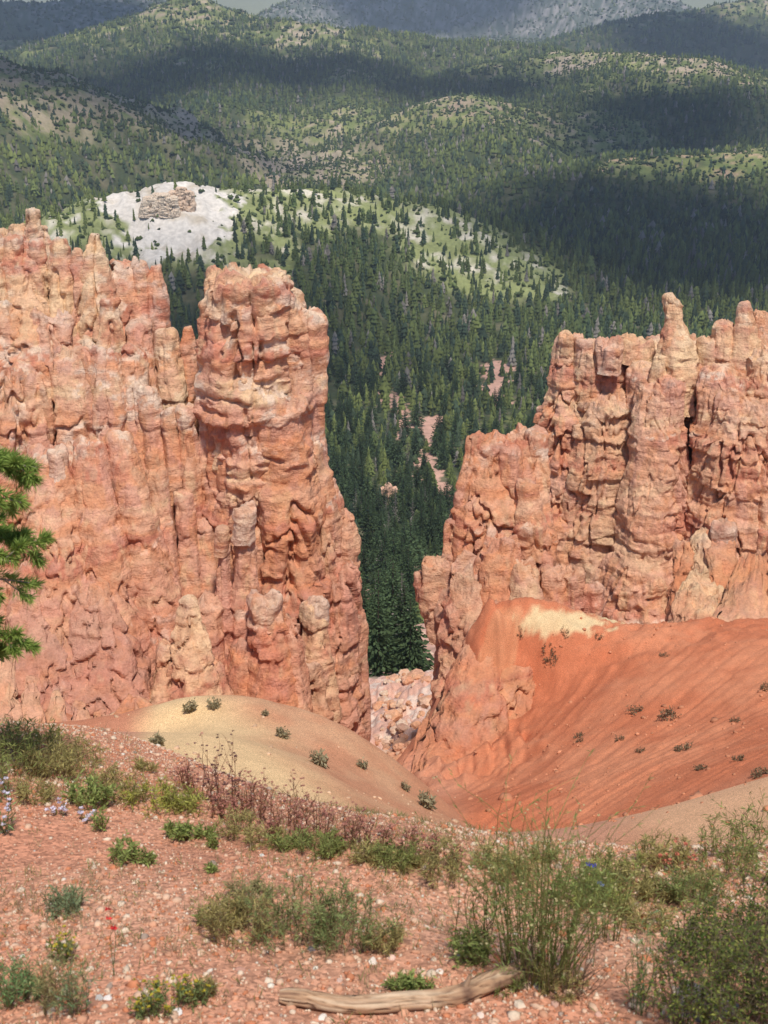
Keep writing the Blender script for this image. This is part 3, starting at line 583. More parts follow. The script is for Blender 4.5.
fin("rock_wall", P(680, 650, 88), "tall pink cliff with pale knobs and a spire filling the right side", [
 (B_, (566, 338, 97), (556, 640, 88), 28, 84, dict(prof=[(0, 0), (.3, .45), (1, 1)])), (B_, (588, 345, 96), (588, 640, 88), 32, 70, dict(tint=CR)), (B_, (612, 346, 96), (612, 640, 89), 34, 60, dict(tint=PK)),
 ("knob", (567, 333, 96), (567, 352, 96), 15, 18, dict(tint=CR, extra=.5, cap=.7)), ("knob", (586, 338, 95.6), (586, 354, 95.6), 19, 20, dict(tint=WH, extra=.5, cap=.6)), ("knob", (606, 342, 94.5), (606, 366, 94), 30, 24, dict(tint=WH, extra=.5, cap=.5)), ("knob", (628, 338, 95.5), (628, 356, 95), 26, 24, dict(tint=CR, extra=.5, cap=.6)), ("knob", (646, 342, 95.5), (646, 360, 95), 20, 20, dict(tint=CR, extra=.5, cap=.6)),
 (P_, (671, 299, 95), (674, 370, 93), 18, 46, dict(tint=CR, cap=.5, prof=[(0, .1), (.15, .05), (.35, .25), (.5, .55), (1, 1)])), (B_, (640, 366, 94), (640, 640, 87), 28, 60, dict(tint=SA)),
 (B_, (655, 384, 91.5), (645, 660, 84), 34, 112, dict(tint=SA, strata=.7, rough=0.72)), (B_, (670, 380, 91.5), (672, 640, 85), 30, 64, dict(tint=PK, rough=0.72)), (P_, (660, 356, 92.5), (656, 440, 91), 12, 36, dict(tint=CR, rough=0.72)),
 (B_, (700, 350, 95), (704, 640, 90), 50, 80, dict(tint=PK, rough=0.72)), (P_, (708, 338, 94), (710, 400, 93), 22, 40, dict(tint=CR, rough=0.72)), (P_, (724, 322, 94), (726, 400, 92.5), 20, 60, dict(tint=CR, rough=0.72)), (P_, (745, 303, 94), (742, 400, 92.5), 12, 64, dict(tint=CR, rough=0.72)), (P_, (762, 312, 94.5), (764, 400, 93), 18, 56, dict(tint=SA, rough=0.72)),
 (B_, (725, 372, 91.5), (722, 640, 85), 60, 104, dict(strata=.8, rough=0.72)), (B_, (765, 352, 92), (768, 640, 85), 50, 90, dict(tint=CR, rough=0.72)), (B_, (815, 330, 93), (820, 640, 84), 70, 110, dict(rough=0.72)), (B_, (700, 345, 101), (700, 640, 98), 150, 190, dict(asp=1.5, res=.3, rough=0.72)),
 (B_, (606, 392, 94.5), (600, 660, 88), 80, 126, dict(tint=TN, rough=.6)), (B_, (742, 396, 90.5), (742, 660, 83), 90, 150, dict(tint=SA, rough=.7)), (B_, (840, 300, 97), (850, 640, 92), 80, 120, dict(res=.25, rough=0.72)), (B_, (590, 480, 92), (585, 660, 88), 60, 90, dict(tint=PK, strata=.5, rough=0.72)), (B_, (700, 470, 89.5), (700, 660, 83), 40, 80, dict(tint=PK, rough=0.72)),
])
hoodoo(P(720, 630, 60), "low orange outcrop with pale cap in front of the right cliff", [
 ("shaft", (688, 540, 66), (684, 640, 60), 22, 50, dict(tint=OR)), ("shaft", (703, 535, 66), (706, 640, 60), 24, 50, dict(tint=CR)), ("shaft", (722, 532, 66), (722, 640, 59), 26, 56, dict(tint=OR)), ("capstone", (726, 523, 65.6), (726, 536, 65.4), 28, 24, dict(tint=WH, extra=.3, cap=.5)),
 ("hump", (755, 556, 63), (748, 640, 56), 34, 90, dict(tint=OR, rough=.35, cap=.7)), ("knob", (764, 532, 65), (766, 570, 64), 14, 22, {}), ("knob", (798, 540, 63), (798, 640, 57), 50, 90, dict(tint=OR)), ("hump", (700, 580, 62), (696, 640, 58), 50, 70, dict(tint=CR, rough=.6))], cat="rock outcrop", name="rock_outcrop")
hoodoo(P(490, 700, 50), "crumbling orange clay face at the left end of the red slope", [
 ("face", (505, 608, 52.6), (496, 700, 48.5), 30, 84, dict(tint=(C(.56, .26, .13), .8), strata=1.0, rough=1.15, cap=.8)), ("face", (486, 622, 51.6), (470, 720, 47), 26, 76, dict(tint=(C(.52, .185, .095), .8), strata=1.0, rough=1.1)), ("face", (458, 676, 50), (448, 740, 46), 26, 60, dict(tint=(C(.52, .185, .095), .8), strata=1.0, rough=1.1)),
 ("face", (428, 722, 47.6), (416, 775, 44.5), 20, 44, dict(tint=(C(.52, .185, .095), .8), rough=.6)), ("face", (524, 646, 51), (515, 720, 47.5), 30, 70, dict(tint=(C(.52, .185, .095), .8), rough=.5, strata=.4))], cat="clay cliff", name="clay_cliff")
# lone pale rock in the forest, and the pale outcrop on the knoll
def far_rock(px, py, w, h, label, tint, name="boulder", cat="boulder", ncol=3, seed=0):
    g = G(px, py + h, ymin=200); e = empty(name, g, label, cat); Y = g[1]
    for i in range(ncol):
        u = (i - (ncol - 1) / 2) / ncol
        column("rock_block", e, (px + u * w, py + abs(u) * h * .5, Y - .2), (px + u * w * 1.2, py + h, Y - .5), w * .45, w * .6, seed=seed + i, tint=tint, res=max(.25, Y / 2500), extra=2, rough=1.5 if Y < 700 else 1.6)
far_rock(388, 484, 17, 20, "pale pink rock standing alone among the forest conifers", (C(.62, .42, .33), .9), seed=71)
far_rock(160, 192, 28, 22, "grey-buff fluted outcrop on the white knoll", (C(.70, .63, .53), .9), name="rock_outcrop", cat="rock outcrop", ncol=4, seed=75)
far_rock(181, 187, 22, 22, "shorter pinkish outcrop on the white knoll", (C(.68, .56, .45), .9), name="rock_outcrop", cat="rock outcrop", ncol=3, seed=85)
far_rock(32, 208, 26, 26, "weathered brown hoodoo cluster behind the left wall's crest", (C(.46, .33, .25), .8), name="hoodoo", cat="hoodoo", ncol=3, seed=95) if False else None
hoodoo(P(32, 250, 84), "weathered brown knob rising behind the left wall's crest", [
 ("knob", (34, 206, 84), (34, 260, 83), 11, 28, dict(tint=TN)), ("knob", (22, 226, 84), (22, 262, 83), 18, 30, dict(tint=TN)), ("knob", (6, 232, 84), (4, 262, 83), 26, 40, dict(tint=TN)), ("knob", (44, 228, 84), (46, 262, 83), 10, 24, dict(tint=TN))])

# ------------------------------------------------------------------ trees
rng = np.random.RandomState(5)
def leaf_quads(base, dr, L, W, rs, droop=0.0):
    """rhomb leaves: base (N,3), direction (N,3), lengths, widths"""
    N = len(base); dr = dr / (np.linalg.norm(dr, axis=1)[:, None] + 1e-9); rv = rs.randn(N, 3)
    s = np.cross(dr, rv); s /= (np.linalg.norm(s, axis=1)[:, None] + 1e-9); L = np.broadcast_to(L, N)[:, None]; W = np.broadcast_to(W, N)[:, None]
    tip = base + dr * L; tip[:, 2] -= droop * L[:, 0]; mid = base + dr * L * .5
    V = np.stack([base, mid + s * W * .5, tip, mid - s * W * .5], 1).reshape(-1, 3)
    return V, np.arange(4 * N).reshape(N, 4)
def tube(pts, rad, sides=5):
    """tapered tube along points"""
    pts = np.asarray(pts, float); n = len(pts); t = np.gradient(pts, axis=0); t /= np.linalg.norm(t, axis=1)[:, None] + 1e-9
    ref = np.array([1, 0, 0.]) if abs(t[0, 2]) > .8 else np.array([0, 0, 1.]); a = np.cross(t, ref); a /= np.linalg.norm(a, axis=1)[:, None] + 1e-9; b = np.cross(t, a)
    th = np.linspace(0, 2 * math.pi, sides, endpoint=False); rad = np.broadcast_to(rad, n)
    V = pts[:, None] + rad[:, None, None] * (np.cos(th)[None, :, None] * a[:, None] + np.sin(th)[None, :, None] * b[:, None])
    return V.reshape(-1, 3), grid_faces(n, sides, True)
class Acc:
    def __init__(s): s.V = []; s.F = []; s.C = []; s.n = 0
    def add(s, V, F, c=None):
        s.V.append(V); s.F.append(F + s.n); s.n += len(V)
        c = np.zeros((len(V), 3)) if c is None else np.broadcast_to(np.asarray(c, float), (len(V), 3)); s.C.append(c)
    def get(s): return np.concatenate(s.V), np.concatenate(s.F), np.concatenate(s.C)
def conifer_proto(seed, dens=1.0, wide=.20):
    """unit-height crown of drooping branch sprays, and its trunk"""
    rs = np.random.RandomState(seed); A = Acc(); nw = int(26 * dens)
    for k in range(nw):
        t = (k + rs.rand() * .5) / nw; z = .10 + .88 * t; r = wide * (1 - t) ** .8 * rs.uniform(.7, 1.15) + .012
        nb = int(6 + 5 * (1 - t)); a0 = rs.rand() * 6.28
        for j in range(nb):
            a = a0 + 6.28 * (j + rs.rand() * .6) / nb; rr = r * rs.uniform(.65, 1.15)
            if rs.rand() < .08: continue
            d = np.array([math.cos(a), math.sin(a), -.18 + .5 * t])
            for q in range(6):
                f = q / 6.; b = d * rr * f + np.array([0, 0, z])
                dd = d + rs.randn(3) * .35
                V, F = leaf_quads(b[None], dd[None], rr * .36, rr * .17 + .006, rs, .12); g = rs.uniform(.75, 1.25) * (1 + .25 * f)
                A.add(V, F, C(.055, .085, .040) * g + C(.01, .008, 0) * rs.rand())
    V, F, c = A.get(); T = tube([(0, 0, -.03), (0, 0, .3), (0, 0, .95)], [.016, .011, .003], 6)
    return (V, F, c), T
def far_conifer(seed, layers, spikes, bushy=False):
    rs = np.random.RandomState(seed); V = []; F = []; n = 0
    for k in range(layers):
        t0 = k / layers; z1 = min(1, .12 + .9 * (k + 1.7) / (layers + .6)); z0 = .06 + .86 * t0; r = .19 * (1 - t0 * .85) if not bushy else .25 * (1 - t0 ** 2.2 * .8) * rs.uniform(.8, 1.15)
        m = spikes * 2; th = np.linspace(0, 6.283, m, endpoint=False) + rs.rand(); rad = r * np.where(np.arange(m) % 2 == 0, 1, .55) * rs.uniform(.75, 1.2, m)
        ring = np.stack([rad * np.cos(th), rad * np.sin(th), z0 + rs.uniform(-.02, .03, m)], 1)
        V += [[0.02 * rs.randn(), .02 * rs.randn(), z1]] + ring.tolist(); F += [[n, n + 1 + i, n + 1 + (i + 1) % m] for i in range(m)]; n += m + 1
    return np.array(V), np.array(F)
def shrub_blob(seed, n=3):
    rs = np.random.RandomState(seed); V = []; F = []; k = 0
    for i in range(n):
        c = np.array([rs.uniform(-.35, .35), rs.uniform(-.35, .35), rs.uniform(.25, .5)]); m = 6
        th = np.linspace(0, 6.28, m, endpoint=False) + rs.rand(); rad = rs.uniform(.32, .6, m)
        ring = np.stack([c[0] + rad * np.cos(th), c[1] + rad * np.sin(th), c[2] + rs.uniform(-.2, .1, m)], 1)
        V += [[c[0], c[1], c[2] + rs.uniform(.3, .6)]] + ring.tolist() + [[c[0], c[1], -.1]]
        F += [[k, k + 1 + j, k + 1 + (j + 1) % m] for j in range(m)] + [[k + 7, k + 1 + (j + 1) % m, k + 1 + j] for j in range(m)]; k += 8
    return np.array(V), np.array(F)
def scatter_mesh(protos, x, y, z, h, w, tint, rs):
    """merge many copies: one mesh of all of them"""
    VV = []; FF = []; CC = []; off = 0; which = rs.randint(0, len(protos), len(x)); rot = rs.rand(len(x)) * 6.283
    for i, (V, F) in enumerate(protos):
        m = which == i; N = m.sum()
        if not N: continue
        c, s = np.cos(rot[m])[:, None], np.sin(rot[m])[:, None]; W = (h[m] * w[m])[:, None]
        X = (V[:, 0] * c - V[:, 1] * s) * W + x[m][:, None]; Y = (V[:, 0] * s + V[:, 1] * c) * W + y[m][:, None]; Z = V[:, 2] * h[m][:, None] + z[m][:, None]
        VV.append(np.stack([X, Y, Z], -1).reshape(-1, 3).astype(np.float32)); FF.append((F[None] + (np.arange(N) * len(V))[:, None, None] + off).reshape(-1, 3)); off += N * len(V)
        k = (.85 + .3 * rs.rand(N, len(V), 1)); CC.append((tint[m][:, None, :] * k).reshape(-1, 3).astype(np.float32))
    return np.concatenate(VV), np.concatenate(FF), np.concatenate(CC)
SIL = np.array([(-60, 232), (0, 235), (80, 240), (92, 228), (104, 240), (118, 258), (150, 262), (163, 270), (165, 328), (186, 324), (200, 348), (208, 340), (212, 296), (226, 276), (288, 276), (294, 308), (320, 314), (325, 345), (321, 400), (325, 460), (345, 515), (357, 530), (353, 570), (358, 610), (381, 660), (384, 668), (430, 670), (434, 620), (413, 585), (418, 568), (440, 545), (456, 515), (464, 438), (542, 428), (558, 345), (655, 338), (664, 300), (680, 300), (700, 338), (738, 312), (748, 304), (768, 308), (830, 300)])
def visible(px, py, slack=0): return (px > -8) & (px < 776) & (py < np.interp(px, SIL[:, 0], SIL[:, 1]) + slack)
def place_trees(y0, y1, dens, rs, hmin, hmax, kind="tree"):
    N = int(dens * .40 * (y1 ** 2 - y0 ** 2)); y = np.sqrt(rs.uniform(y0 ** 2, y1 ** 2, N)); x = rs.uniform(-.40, .40, N) * y
    z, crest = valley_h(x, y); z = z + (1 - sstep(250, 420, y)) * 1.6 * fbm(x / 7, y / 7, z * 0, 5, 4.0)
    o, n2 = openness(x, y, crest); kw = knoll_white(x, y) * (y < 1300); w = wash_w(x, y)
    cl = fbm(x / 11, y / 11, x * 0, 3, 51.0)
    p = (1 - .93 * o) * (1 - .90 * kw) * (1 - .93 * w) * (1 - .3 * sstep(0, .5, cl)) * (1 - .15 * sstep(330, 220, y)) * (1 - .9 * sstep(150, 128, y)) if kind == "tree" else (o * .9 + .10) * (1 - .8 * kw) * (1 - .7 * w)
    k = rs.rand(N) < p; x, y, z, o, crest = x[k], y[k], z[k], o[k], crest[k]
    u = rs.rand(len(x)); h = hmin + (hmax - hmin) * u ** 1.3; h *= (1 - .4 * o)
    px, py, d = proj(x, y, z); keep = (py < 760) & (py > -150)
    return x[keep], y[keep], z[keep] - .2, h[keep], o[keep]
def tree_tint(n, x, y, rs, o):
    t = np.ones((n, 1)) * C(.065, .092, .036); k = rs.rand(n); v = fbm(x / 160, y / 160, x * 0, 3, 53.0)
    t = mixc(t, C(.155, .180, .055), np.clip(.6 * k + .8 * v + .15, 0, 1)); t = mixc(t, C(.035, .058, .042), (rs.rand(n) < .3) * .8)
    t = mixc(t, C(.20, .18, .155), (rs.rand(n) < .055) * 1.0)            # dead grey trees
    return t * rs.uniform(.75, 1.45, n)[:, None]
near = place_trees(122, 1250, 1 / 34., rng, 7, 17)
px_, py_, d_ = proj(near[0], near[1], near[2] + near[3] * .5)
hp = near[3] * FPX / d_; vis = visible(px_, py_, 16); order = np.argsort(-np.where(vis, hp, -1))[:296]; solo = np.zeros(len(hp), bool); solo[order] = True
PROTO = []
for i in range(6):
    (cv, cf, cc), (tv, tf) = conifer_proto(60 + i, dens=rng.uniform(.85, 1.1), wide=rng.uniform(.16, .24))
    r = empty("conifer", (0, 0, 0), "x", "tree", "conifers on the canyon floor")
    mesh_obj("crown", cv, cf, M_NEAR_TREE, r, col=cc, smooth=False); mesh_obj("trunk", tv, tf, M_BARK, r); PROTO.append(r)
(cv, cf, cc), (tv, tf) = conifer_proto(77, dens=.5, wide=.12); DEAD = empty("dead_conifer", (0, 0, 0), "x", "tree", "dead grey conifers on the canyon floor")
keepm = np.random.RandomState(3).rand(len(cf)) < .45
M_DEAD = mat_attr("dead_branches", base=(.22, .19, .165), noise_amt=.2, noise_scale=2, bump=0)
mesh_obj("bare_branches", cv * C(1, 1, 1), cf[keepm], M_DEAD, DEAD, smooth=False); mesh_obj("trunk", tv, tf, M_DEAD, DEAD)
used = set()
def tree_label(px, py, h, dead):
    size = "tall" if h > 12.5 else "mid-sized" if h > 9.5 else "short"
    what = ("bare grey dead conifer" if dead else "dark green conifer")
    if py > 600: where = "on the pale rubble at the mouth of the gully"
    elif py > 540: where = "low in the gap beside the right tower's grey bulge" if px > 395 else "low in the gap beside the left tower"
    elif py > 470: where = "in the gap around the lone pale rock" if px < 425 else "beside the lower end of the pink wash"
    elif py > 400: where = "beside the pink wash in the forest" if px > 400 else "left of the pink wash in the forest"
    elif px < 330: where = "on the slope behind the left wall below the white knoll"
    else: where = "in the forest above the pink wash"
    return f"{size} {what} {where}"
for i in np.where(solo)[0]:
    dead = rng.rand() < .07; src = DEAD if dead else PROTO[rng.randint(6)]; lab = tree_label(px_[i], py_[i], near[3][i], dead)
    loc = (near[0][i], near[1][i], near[2][i])
    if src.name not in used: used.add(src.name); r = src; r.location = [float(v) for v in loc]; r["label"] = lab; r.rotation_euler.z = rng.rand() * 6
    else: r = copy_thing(src, loc, rng.rand() * 6.28, label=lab)
    hh = float(near[3][i]); ww = hh * rng.uniform(.9, 1.25); r.scale = (ww, ww, hh)
rest = ~solo & (near[1] > 230)
# a handful of pines that stand free on the white knoll
x, y, z, h, o = [a[rest] for a in near]
nd = len(x); farr = place_trees(1250, 3300, 1 / 62., rng, 8, 16); fr2 = place_trees(3300, 7000, 1 / 330., rng, 12, 22)
P1 = [far_conifer(10 + i, 5, 5, i % 3 == 2) for i in range(9)]; P2 = [far_conifer(30 + i, 2, 4, i % 2) for i in range(6)]; P0 = [far_conifer(20 + i, 8, 6, i % 3 == 2) for i in range(9)]
parts = []
mid_ = y < 620
for msk, pr in ((mid_, P0), (~mid_, P1)):
    parts.append(scatter_mesh(pr, x[msk], y[msk], z[msk], h[msk], rng.uniform(.85, 1.3, msk.sum()), tree_tint(msk.sum(), x[msk], y[msk], rng, o[msk]), rng))
for q, ww in ((farr, 1.25), (fr2, 1.7)): parts.append(scatter_mesh(P2, q[0], q[1], q[2], q[3], rng.uniform(.85, 1.3, len(q[0])) * ww, tree_tint(len(q[0]), q[0], q[1], rng, q[4]), rng))
off = 0; FF = []
for p in parts: FF.append(p[1] + off); off += len(p[0])
o_ = mesh_obj("forest", np.concatenate([p[0] for p in parts]), np.concatenate(FF), M_TREE, col=np.concatenate([p[2] for p in parts]), smooth=False)
tag(o_, "dense conifer forest covering the valley floor and hills", "forest", kind="stuff")
SB = [shrub_blob(i) for i in range(6)]; parts = []
for a, b, dn, h0, h1 in ((500, 1300, 1 / 42., 1.2, 5), (1300, 2600, 1 / 55., 2.5, 6), (2600, 7000, 1 / 520., 6, 13)):
    q = place_trees(a, b, dn, rng, h0, h1, "shrub"); n = len(q[0]); t = np.ones((n, 1)) * C(.06, .08, .038)
    kb = (ridge_dist(q[0], q[1], RW['knoll'][0])[0] < 150); t = mixc(t, C(.15, .19, .06), np.clip(rng.rand(n) * .8 + kb * .3 - .25, 0, 1)) * rng.uniform(.7, 1.3, n)[:, None]
    parts.append(scatter_mesh(SB, q[0], q[1], q[2], q[3], rng.uniform(.9, 1.5, n), t, rng))
off = 0; FF = []
for p in parts: FF.append(p[1] + off); off += len(p[0])
o_ = mesh_obj("scrub", np.concatenate([p[0] for p in parts]), np.concatenate(FF), M_TREE, col=np.concatenate([p[2] for p in parts]), smooth=False)
tag(o_, "round juniper and low scrub dotting the bare hillsides", "scrub", kind="stuff")

# ------------------------------------------------------------------ boulders in the gully
rs = np.random.RandomState(8)
def boulder(px, py, wpx, label, tint=None, cat="boulder", group="boulders in the gully", ymin=60, flatk=.7, name="boulder"):
    g = G(px, py, ymin=ymin); r = .5 * wpx * math.hypot(g[1], g[2]) / FPX
    n = 26; V, F = blob((0, 0, 0), 1, 1, .8, n=n, seed=rs.rand() * 50)
    V[:, 2] = np.where(V[:, 2] < 0, V[:, 2] * 2, V[:, 2]); cut = rs.randn(9, 3); cut /= np.linalg.norm(cut, axis=1)[:, None]
    for c in cut:
        dd = V @ c; lim = rs.uniform(.6, .9); V = V - np.maximum(dd - lim, 0)[:, None] * c * .9
    V = V * r * C(1, rs.uniform(.7, 1.1), flatk * rs.uniform(.7, 1.2)); V = V + .10 * r * fbm(V[:, 0] / r * 3, V[:, 1] / r * 3, V[:, 2] / r * 3, 3, 3.)[:, None]
    a = rs.rand() * 6; V = np.stack([V[:, 0] * math.cos(a) - V[:, 1] * math.sin(a), V[:, 0] * math.sin(a) + V[:, 1] * math.cos(a), V[:, 2]], 1)
    W = V + g; c = rock_colour(W, tint or (PALE if rs.rand() < .45 else SALMON, .8), 3.) if g[1] > 10 else None
    o = mesh_obj(name, V, F, M_ROCK if g[1] > 10 else M_STONE, col=c if c is not None else np.ones((len(V), 1)) * tint[0] * rs.uniform(.8, 1.2)); o.location = [float(v) for v in g]
    return tag(o, label, cat, group)
for i in range(120):
    t = rs.rand(); py = 668 + 96 * t; xl = np.interp(py, [664, 700, 760], [382, 376, 374]); xr = np.interp(py, [664, 700, 760], [432, 430, 405])
    px = rs.uniform(xl, xr); w = rs.choice([6, 9, 13, 20], p=[.45, .3, .17, .08])
    size = "large" if w > 11 else "small"; where = "upper" if py < 695 else "middle" if py < 728 else "lower"
    boulder(px, py, w, f"{size} pinkish boulder among the rubble in the {where} part of the gully")
for i in range(16):
    px, py = rs.uniform(350, 440), rs.uniform(600, 668)
    boulder(px, py, rs.uniform(4, 9), "small pale boulder among the conifers at the gully mouth", (PALE, .8), group="boulders at the gully mouth", ymin=100)

# ------------------------------------------------------------------ foreground
def near_ground(px, py): return G(px, py)
def dist(p): return math.sqrt(float((p * p).sum()))
def gz(x, y): return ground_h(np.atleast_1d(np.asarray(x, float)), np.atleast_1d(np.asarray(y, float)))
LG, MG, OG, DG, YG = C(.20, .24, .07), C(.18, .20, .06), C(.27, .23, .085), C(.055, .10, .03), C(.36, .34, .05)
def plant(name, label, cat, group, px, py, hpx, wpx, stems=20, leaves=14, leaf=(.02, .005), lc=MG, lc2=None, sc=C(.18, .15, .07), tilt=.6, bend=.3, srad=.0012, fl=None, fcol=None, fsize=.006, fn=2, seed=0, up=.6, lmin=.12, base_px=None, branch=0, hmin=.55):
    rs = np.random.RandomState(int(seed * 97 + px * 3 + py)); g = G(px, py); D = dist(g); H = hpx * D / FPX / .92; Wd = wpx * D / FPX * .5
    br = (base_px if base_px is not None else wpx * .25) * D / FPX
    e = empty(name, g, label, cat, group)
    S = Acc(); LV = []; LD = []; tips = []
    def stem(p0, d0, L, r, n=7):
        t = np.linspace(0, 1, n)[:, None]; out = d0.copy(); out[2] = 0
        b = rs.randn(3) * .10 * L; b[2] *= .3
        pts = p0 + d0 * L * t + (out * bend * L - np.array([0, 0, bend * .25 * L])) * t ** 2 + b * np.sin(t * 3.1) * t
        V, F = tube(pts, np.linspace(r, r * .35, n), 3); S.add(V, F, sc * rs.uniform(.75, 1.3)); return pts
    for i in range(stems):
        a = rs.rand() * 6.283; rr = br * math.sqrt(rs.rand()); p0 = np.array([rr * math.cos(a), rr * math.sin(a), 0]); p0[2] = gz(g[0] + p0[0], g[1] + p0[1])[0] - g[2] - .004
        tl = tilt * rs.rand() ** .7; a2 = a + rs.randn() * .5; L = H * rs.uniform(hmin, 1.0) ; d = np.array([math.sin(tl) * math.cos(a2), math.sin(tl) * math.sin(a2), math.cos(tl)])
        ex = max(Wd - br, 0) / (H * (1 + bend)) * (tl / tilt) * (.6 + .5 * rs.rand()); d = np.array([ex * math.cos(a2), ex * math.sin(a2), 1 - .45 * tl / tilt]); pts = stem(p0, d, L, srad * D / 3)
        tl_ = [pts]
        for k in range(branch):
            j = rs.randint(2, 6); dd = d + rs.randn(3) * .7; dd[2] = abs(dd[2]) * .6 + .4; dd /= np.linalg.norm(dd); tl_.append(stem(pts[j], dd, L * rs.uniform(.2, .45), srad * .6 * D / 3))
        for pts in tl_:
            tips.append(pts[-1]); n = max(2, int(.62 * leaves * (1 if pts is tl_[0] else .6))); t = lmin + (1 - lmin) * rs.rand(n); f = t * 6; j = np.minimum(f.astype(int), 5); w = (f - j)[:, None]
            b_ = pts[j] * (1 - w) + pts[j + 1] * w; tan = pts[j + 1] - pts[j]; tan /= np.linalg.norm(tan, axis=1)[:, None]
            LV.append(b_); LD.append(tan * up + rs.randn(n, 3) * .55)
    V, F, c = S.get(); mesh_obj("stems", V, F, M_PLANT, e, col=c, smooth=False)
    if leaves:
        b_ = np.concatenate(LV); d_ = np.concatenate(LD); n = len(b_); L = leaf[0] * rs.uniform(.5, 1.15, n) * D / 3; V, F = leaf_quads(b_, d_, L, leaf[1] * .8 * rs.uniform(.7, 1.2, n) * D / 3, rs, .1)
        cc = np.ones((n, 1)) * lc; cc = mixc(cc, lc2 if lc2 is not None else lc * 1.5, rs.rand(n) ** 1.5); cc = cc * rs.uniform(.7, 1.3, n)[:, None]
        mesh_obj("leaves", V, F, M_PLANT, e, col=np.repeat(cc, 4, 0), smooth=False)
    if fcol is not None:
        tp = np.array(tips); tp = tp[rs.rand(len(tp)) < (fl or 1)] if fl is not None else tp
        if len(tp) == 0: tp = np.array(tips[:1])
        few = len(tp) <= 40; heads = len(tp)
        tp = np.repeat(tp, fn, 0) + rs.randn(len(tp) * fn, 3) * fsize * .9 * D / 3; n = len(tp); A = Acc()
        for k in range(5):
            V, F = leaf_quads(tp, np.stack([np.cos(k * 1.257 + np.zeros(n)), np.sin(k * 1.257 + np.zeros(n)), .35 + .3 * rs.rand(n)], 1), fsize * D / 3, fsize * .8 * D / 3, rs)
            A.add(V, F, np.repeat(fcol * rs.uniform(.75, 1.2, n)[:, None], 4, 0))
        V, F, c = A.get()
        if few:                                             # every flower head a part of its own
            Vh = V.reshape(5, n, 4, 3); ch = c.reshape(5, n, 4, 3)
            for q in range(heads):
                vv = Vh[:, q * fn:(q + 1) * fn].reshape(-1, 3); mesh_obj("flower_head", vv, np.arange(len(vv)).reshape(-1, 4), M_PLANT, e, col=ch[:, q * fn:(q + 1) * fn].reshape(-1, 3), smooth=False)
        else: mesh_obj("flowers", V, F, M_PLANT, e, col=c, smooth=False)
    return e
RD = C(.36, .11, .07); RB = C(.22, .10, .07)
# tall green broom-like shrub right of the centre: narrow upright stems with cream buds
plant("green_shrub", "tall wispy green broom-like shrub right of the fallen branch", "shrub", None, 540, 978, 220, 205, stems=90, leaves=26, leaf=(.022, .0028), lc=C(.20, .27, .07), lc2=C(.30, .36, .13), sc=C(.24, .25, .08), tilt=.50, bend=.22, srad=.0016, fl=.35, fcol=C(.62, .55, .28), fsize=.0035, fn=2, up=1.2, base_px=34, branch=2, lmin=.2)
plant("green_shrub", "thin upright olive-green stems left of the tall broom-like shrub", "shrub", None, 468, 958, 165, 60, stems=12, leaves=18, leaf=(.018, .0028), lc=C(.15, .21, .05), sc=C(.2, .2, .07), tilt=.35, bend=.25, srad=.0016, fl=.5, fcol=C(.6, .55, .3), fsize=.004, up=1.2, base_px=20, branch=2)
plant("green_shrub", "loose olive-green stems leaning right of the tall broom-like shrub", "shrub", None, 604, 940, 150, 90, stems=12, leaves=18, leaf=(.018, .0028), lc=C(.15, .19, .05), sc=C(.2, .18, .07), tilt=.45, bend=.35, srad=.0015, up=1.2, base_px=14, branch=2)
plant("green_shrub", "pale grey-green feathery plant at the foot of the broom-like shrub", "shrub", None, 642, 1015, 150, 60, stems=14, leaves=40, leaf=(.03, .003), lc=C(.17, .27, .10), lc2=C(.26, .36, .16), sc=C(.17, .24, .09), tilt=.35, bend=.3, up=.9, base_px=10)
plant("dry_twigs", "tuft of dead grey-brown twigs at the base of the broom-like shrub", "twigs", None, 560, 985, 60, 130, stems=60, leaves=0, sc=C(.27, .18, .12), tilt=.9, bend=.2, srad=.0013, base_px=30, branch=1)
# blue flax flowers rising out of the shrub
def flower(px, py, hpx, label, col, name="wildflower", size=.012, group=None, n=1):
    return plant(name, label, "flower", group, px, py, hpx, 10, stems=n, leaves=10, leaf=(.015, .0025), lc=MG, sc=C(.15, .2, .07), tilt=.08, bend=.05, fcol=col, fsize=size, fn=2, base_px=2, hmin=.97)
flower(590, 965, 150, "bright blue flax flower standing above the tall green shrub", C(.10, .12, .75), size=.010)
flower(594, 968, 118, "pale blue flax flower hidden lower in the tall green shrub", C(.22, .30, .55), size=.007)
flower(113, 978, 70, "slender scarlet-flowered stem on the bare gravel at left", C(.75, .06, .06), n=2, size=.009)
plant("wildflower", "lanky plant with white-lavender flower heads at the left edge", "flower", None, 6, 834, 62, 50, stems=9, leaves=22, leaf=(.02, .005), lc=C(.15, .2, .08), sc=MG, tilt=.5, bend=.3, fcol=C(.66, .62, .72), fsize=.007, fn=2, base_px=6)
for px, py, lab in ((58, 818, "small cluster of white flowers above the gravel near the left edge"), (85, 824, "tiny white flower head between the left bushes and the gravel")):
    plant("wildflower", lab, "flower", None, px, py, 16, 22, stems=5, leaves=6, lc=OG, fcol=C(.75, .7, .8), fsize=.007, fn=3)
for px, py, h, lab in ((682, 872, 40, "coral-red paintbrush flower on the tan ground at right"), (655, 872, 26, "smaller coral paintbrush flower beside the tan ground")):
    plant("wildflower", lab, "flower", None, px, py, h, 30, stems=6, leaves=8, lc=OG, sc=C(.3, .15, .08), fcol=C(.62, .20, .13), fsize=.006, fn=2)
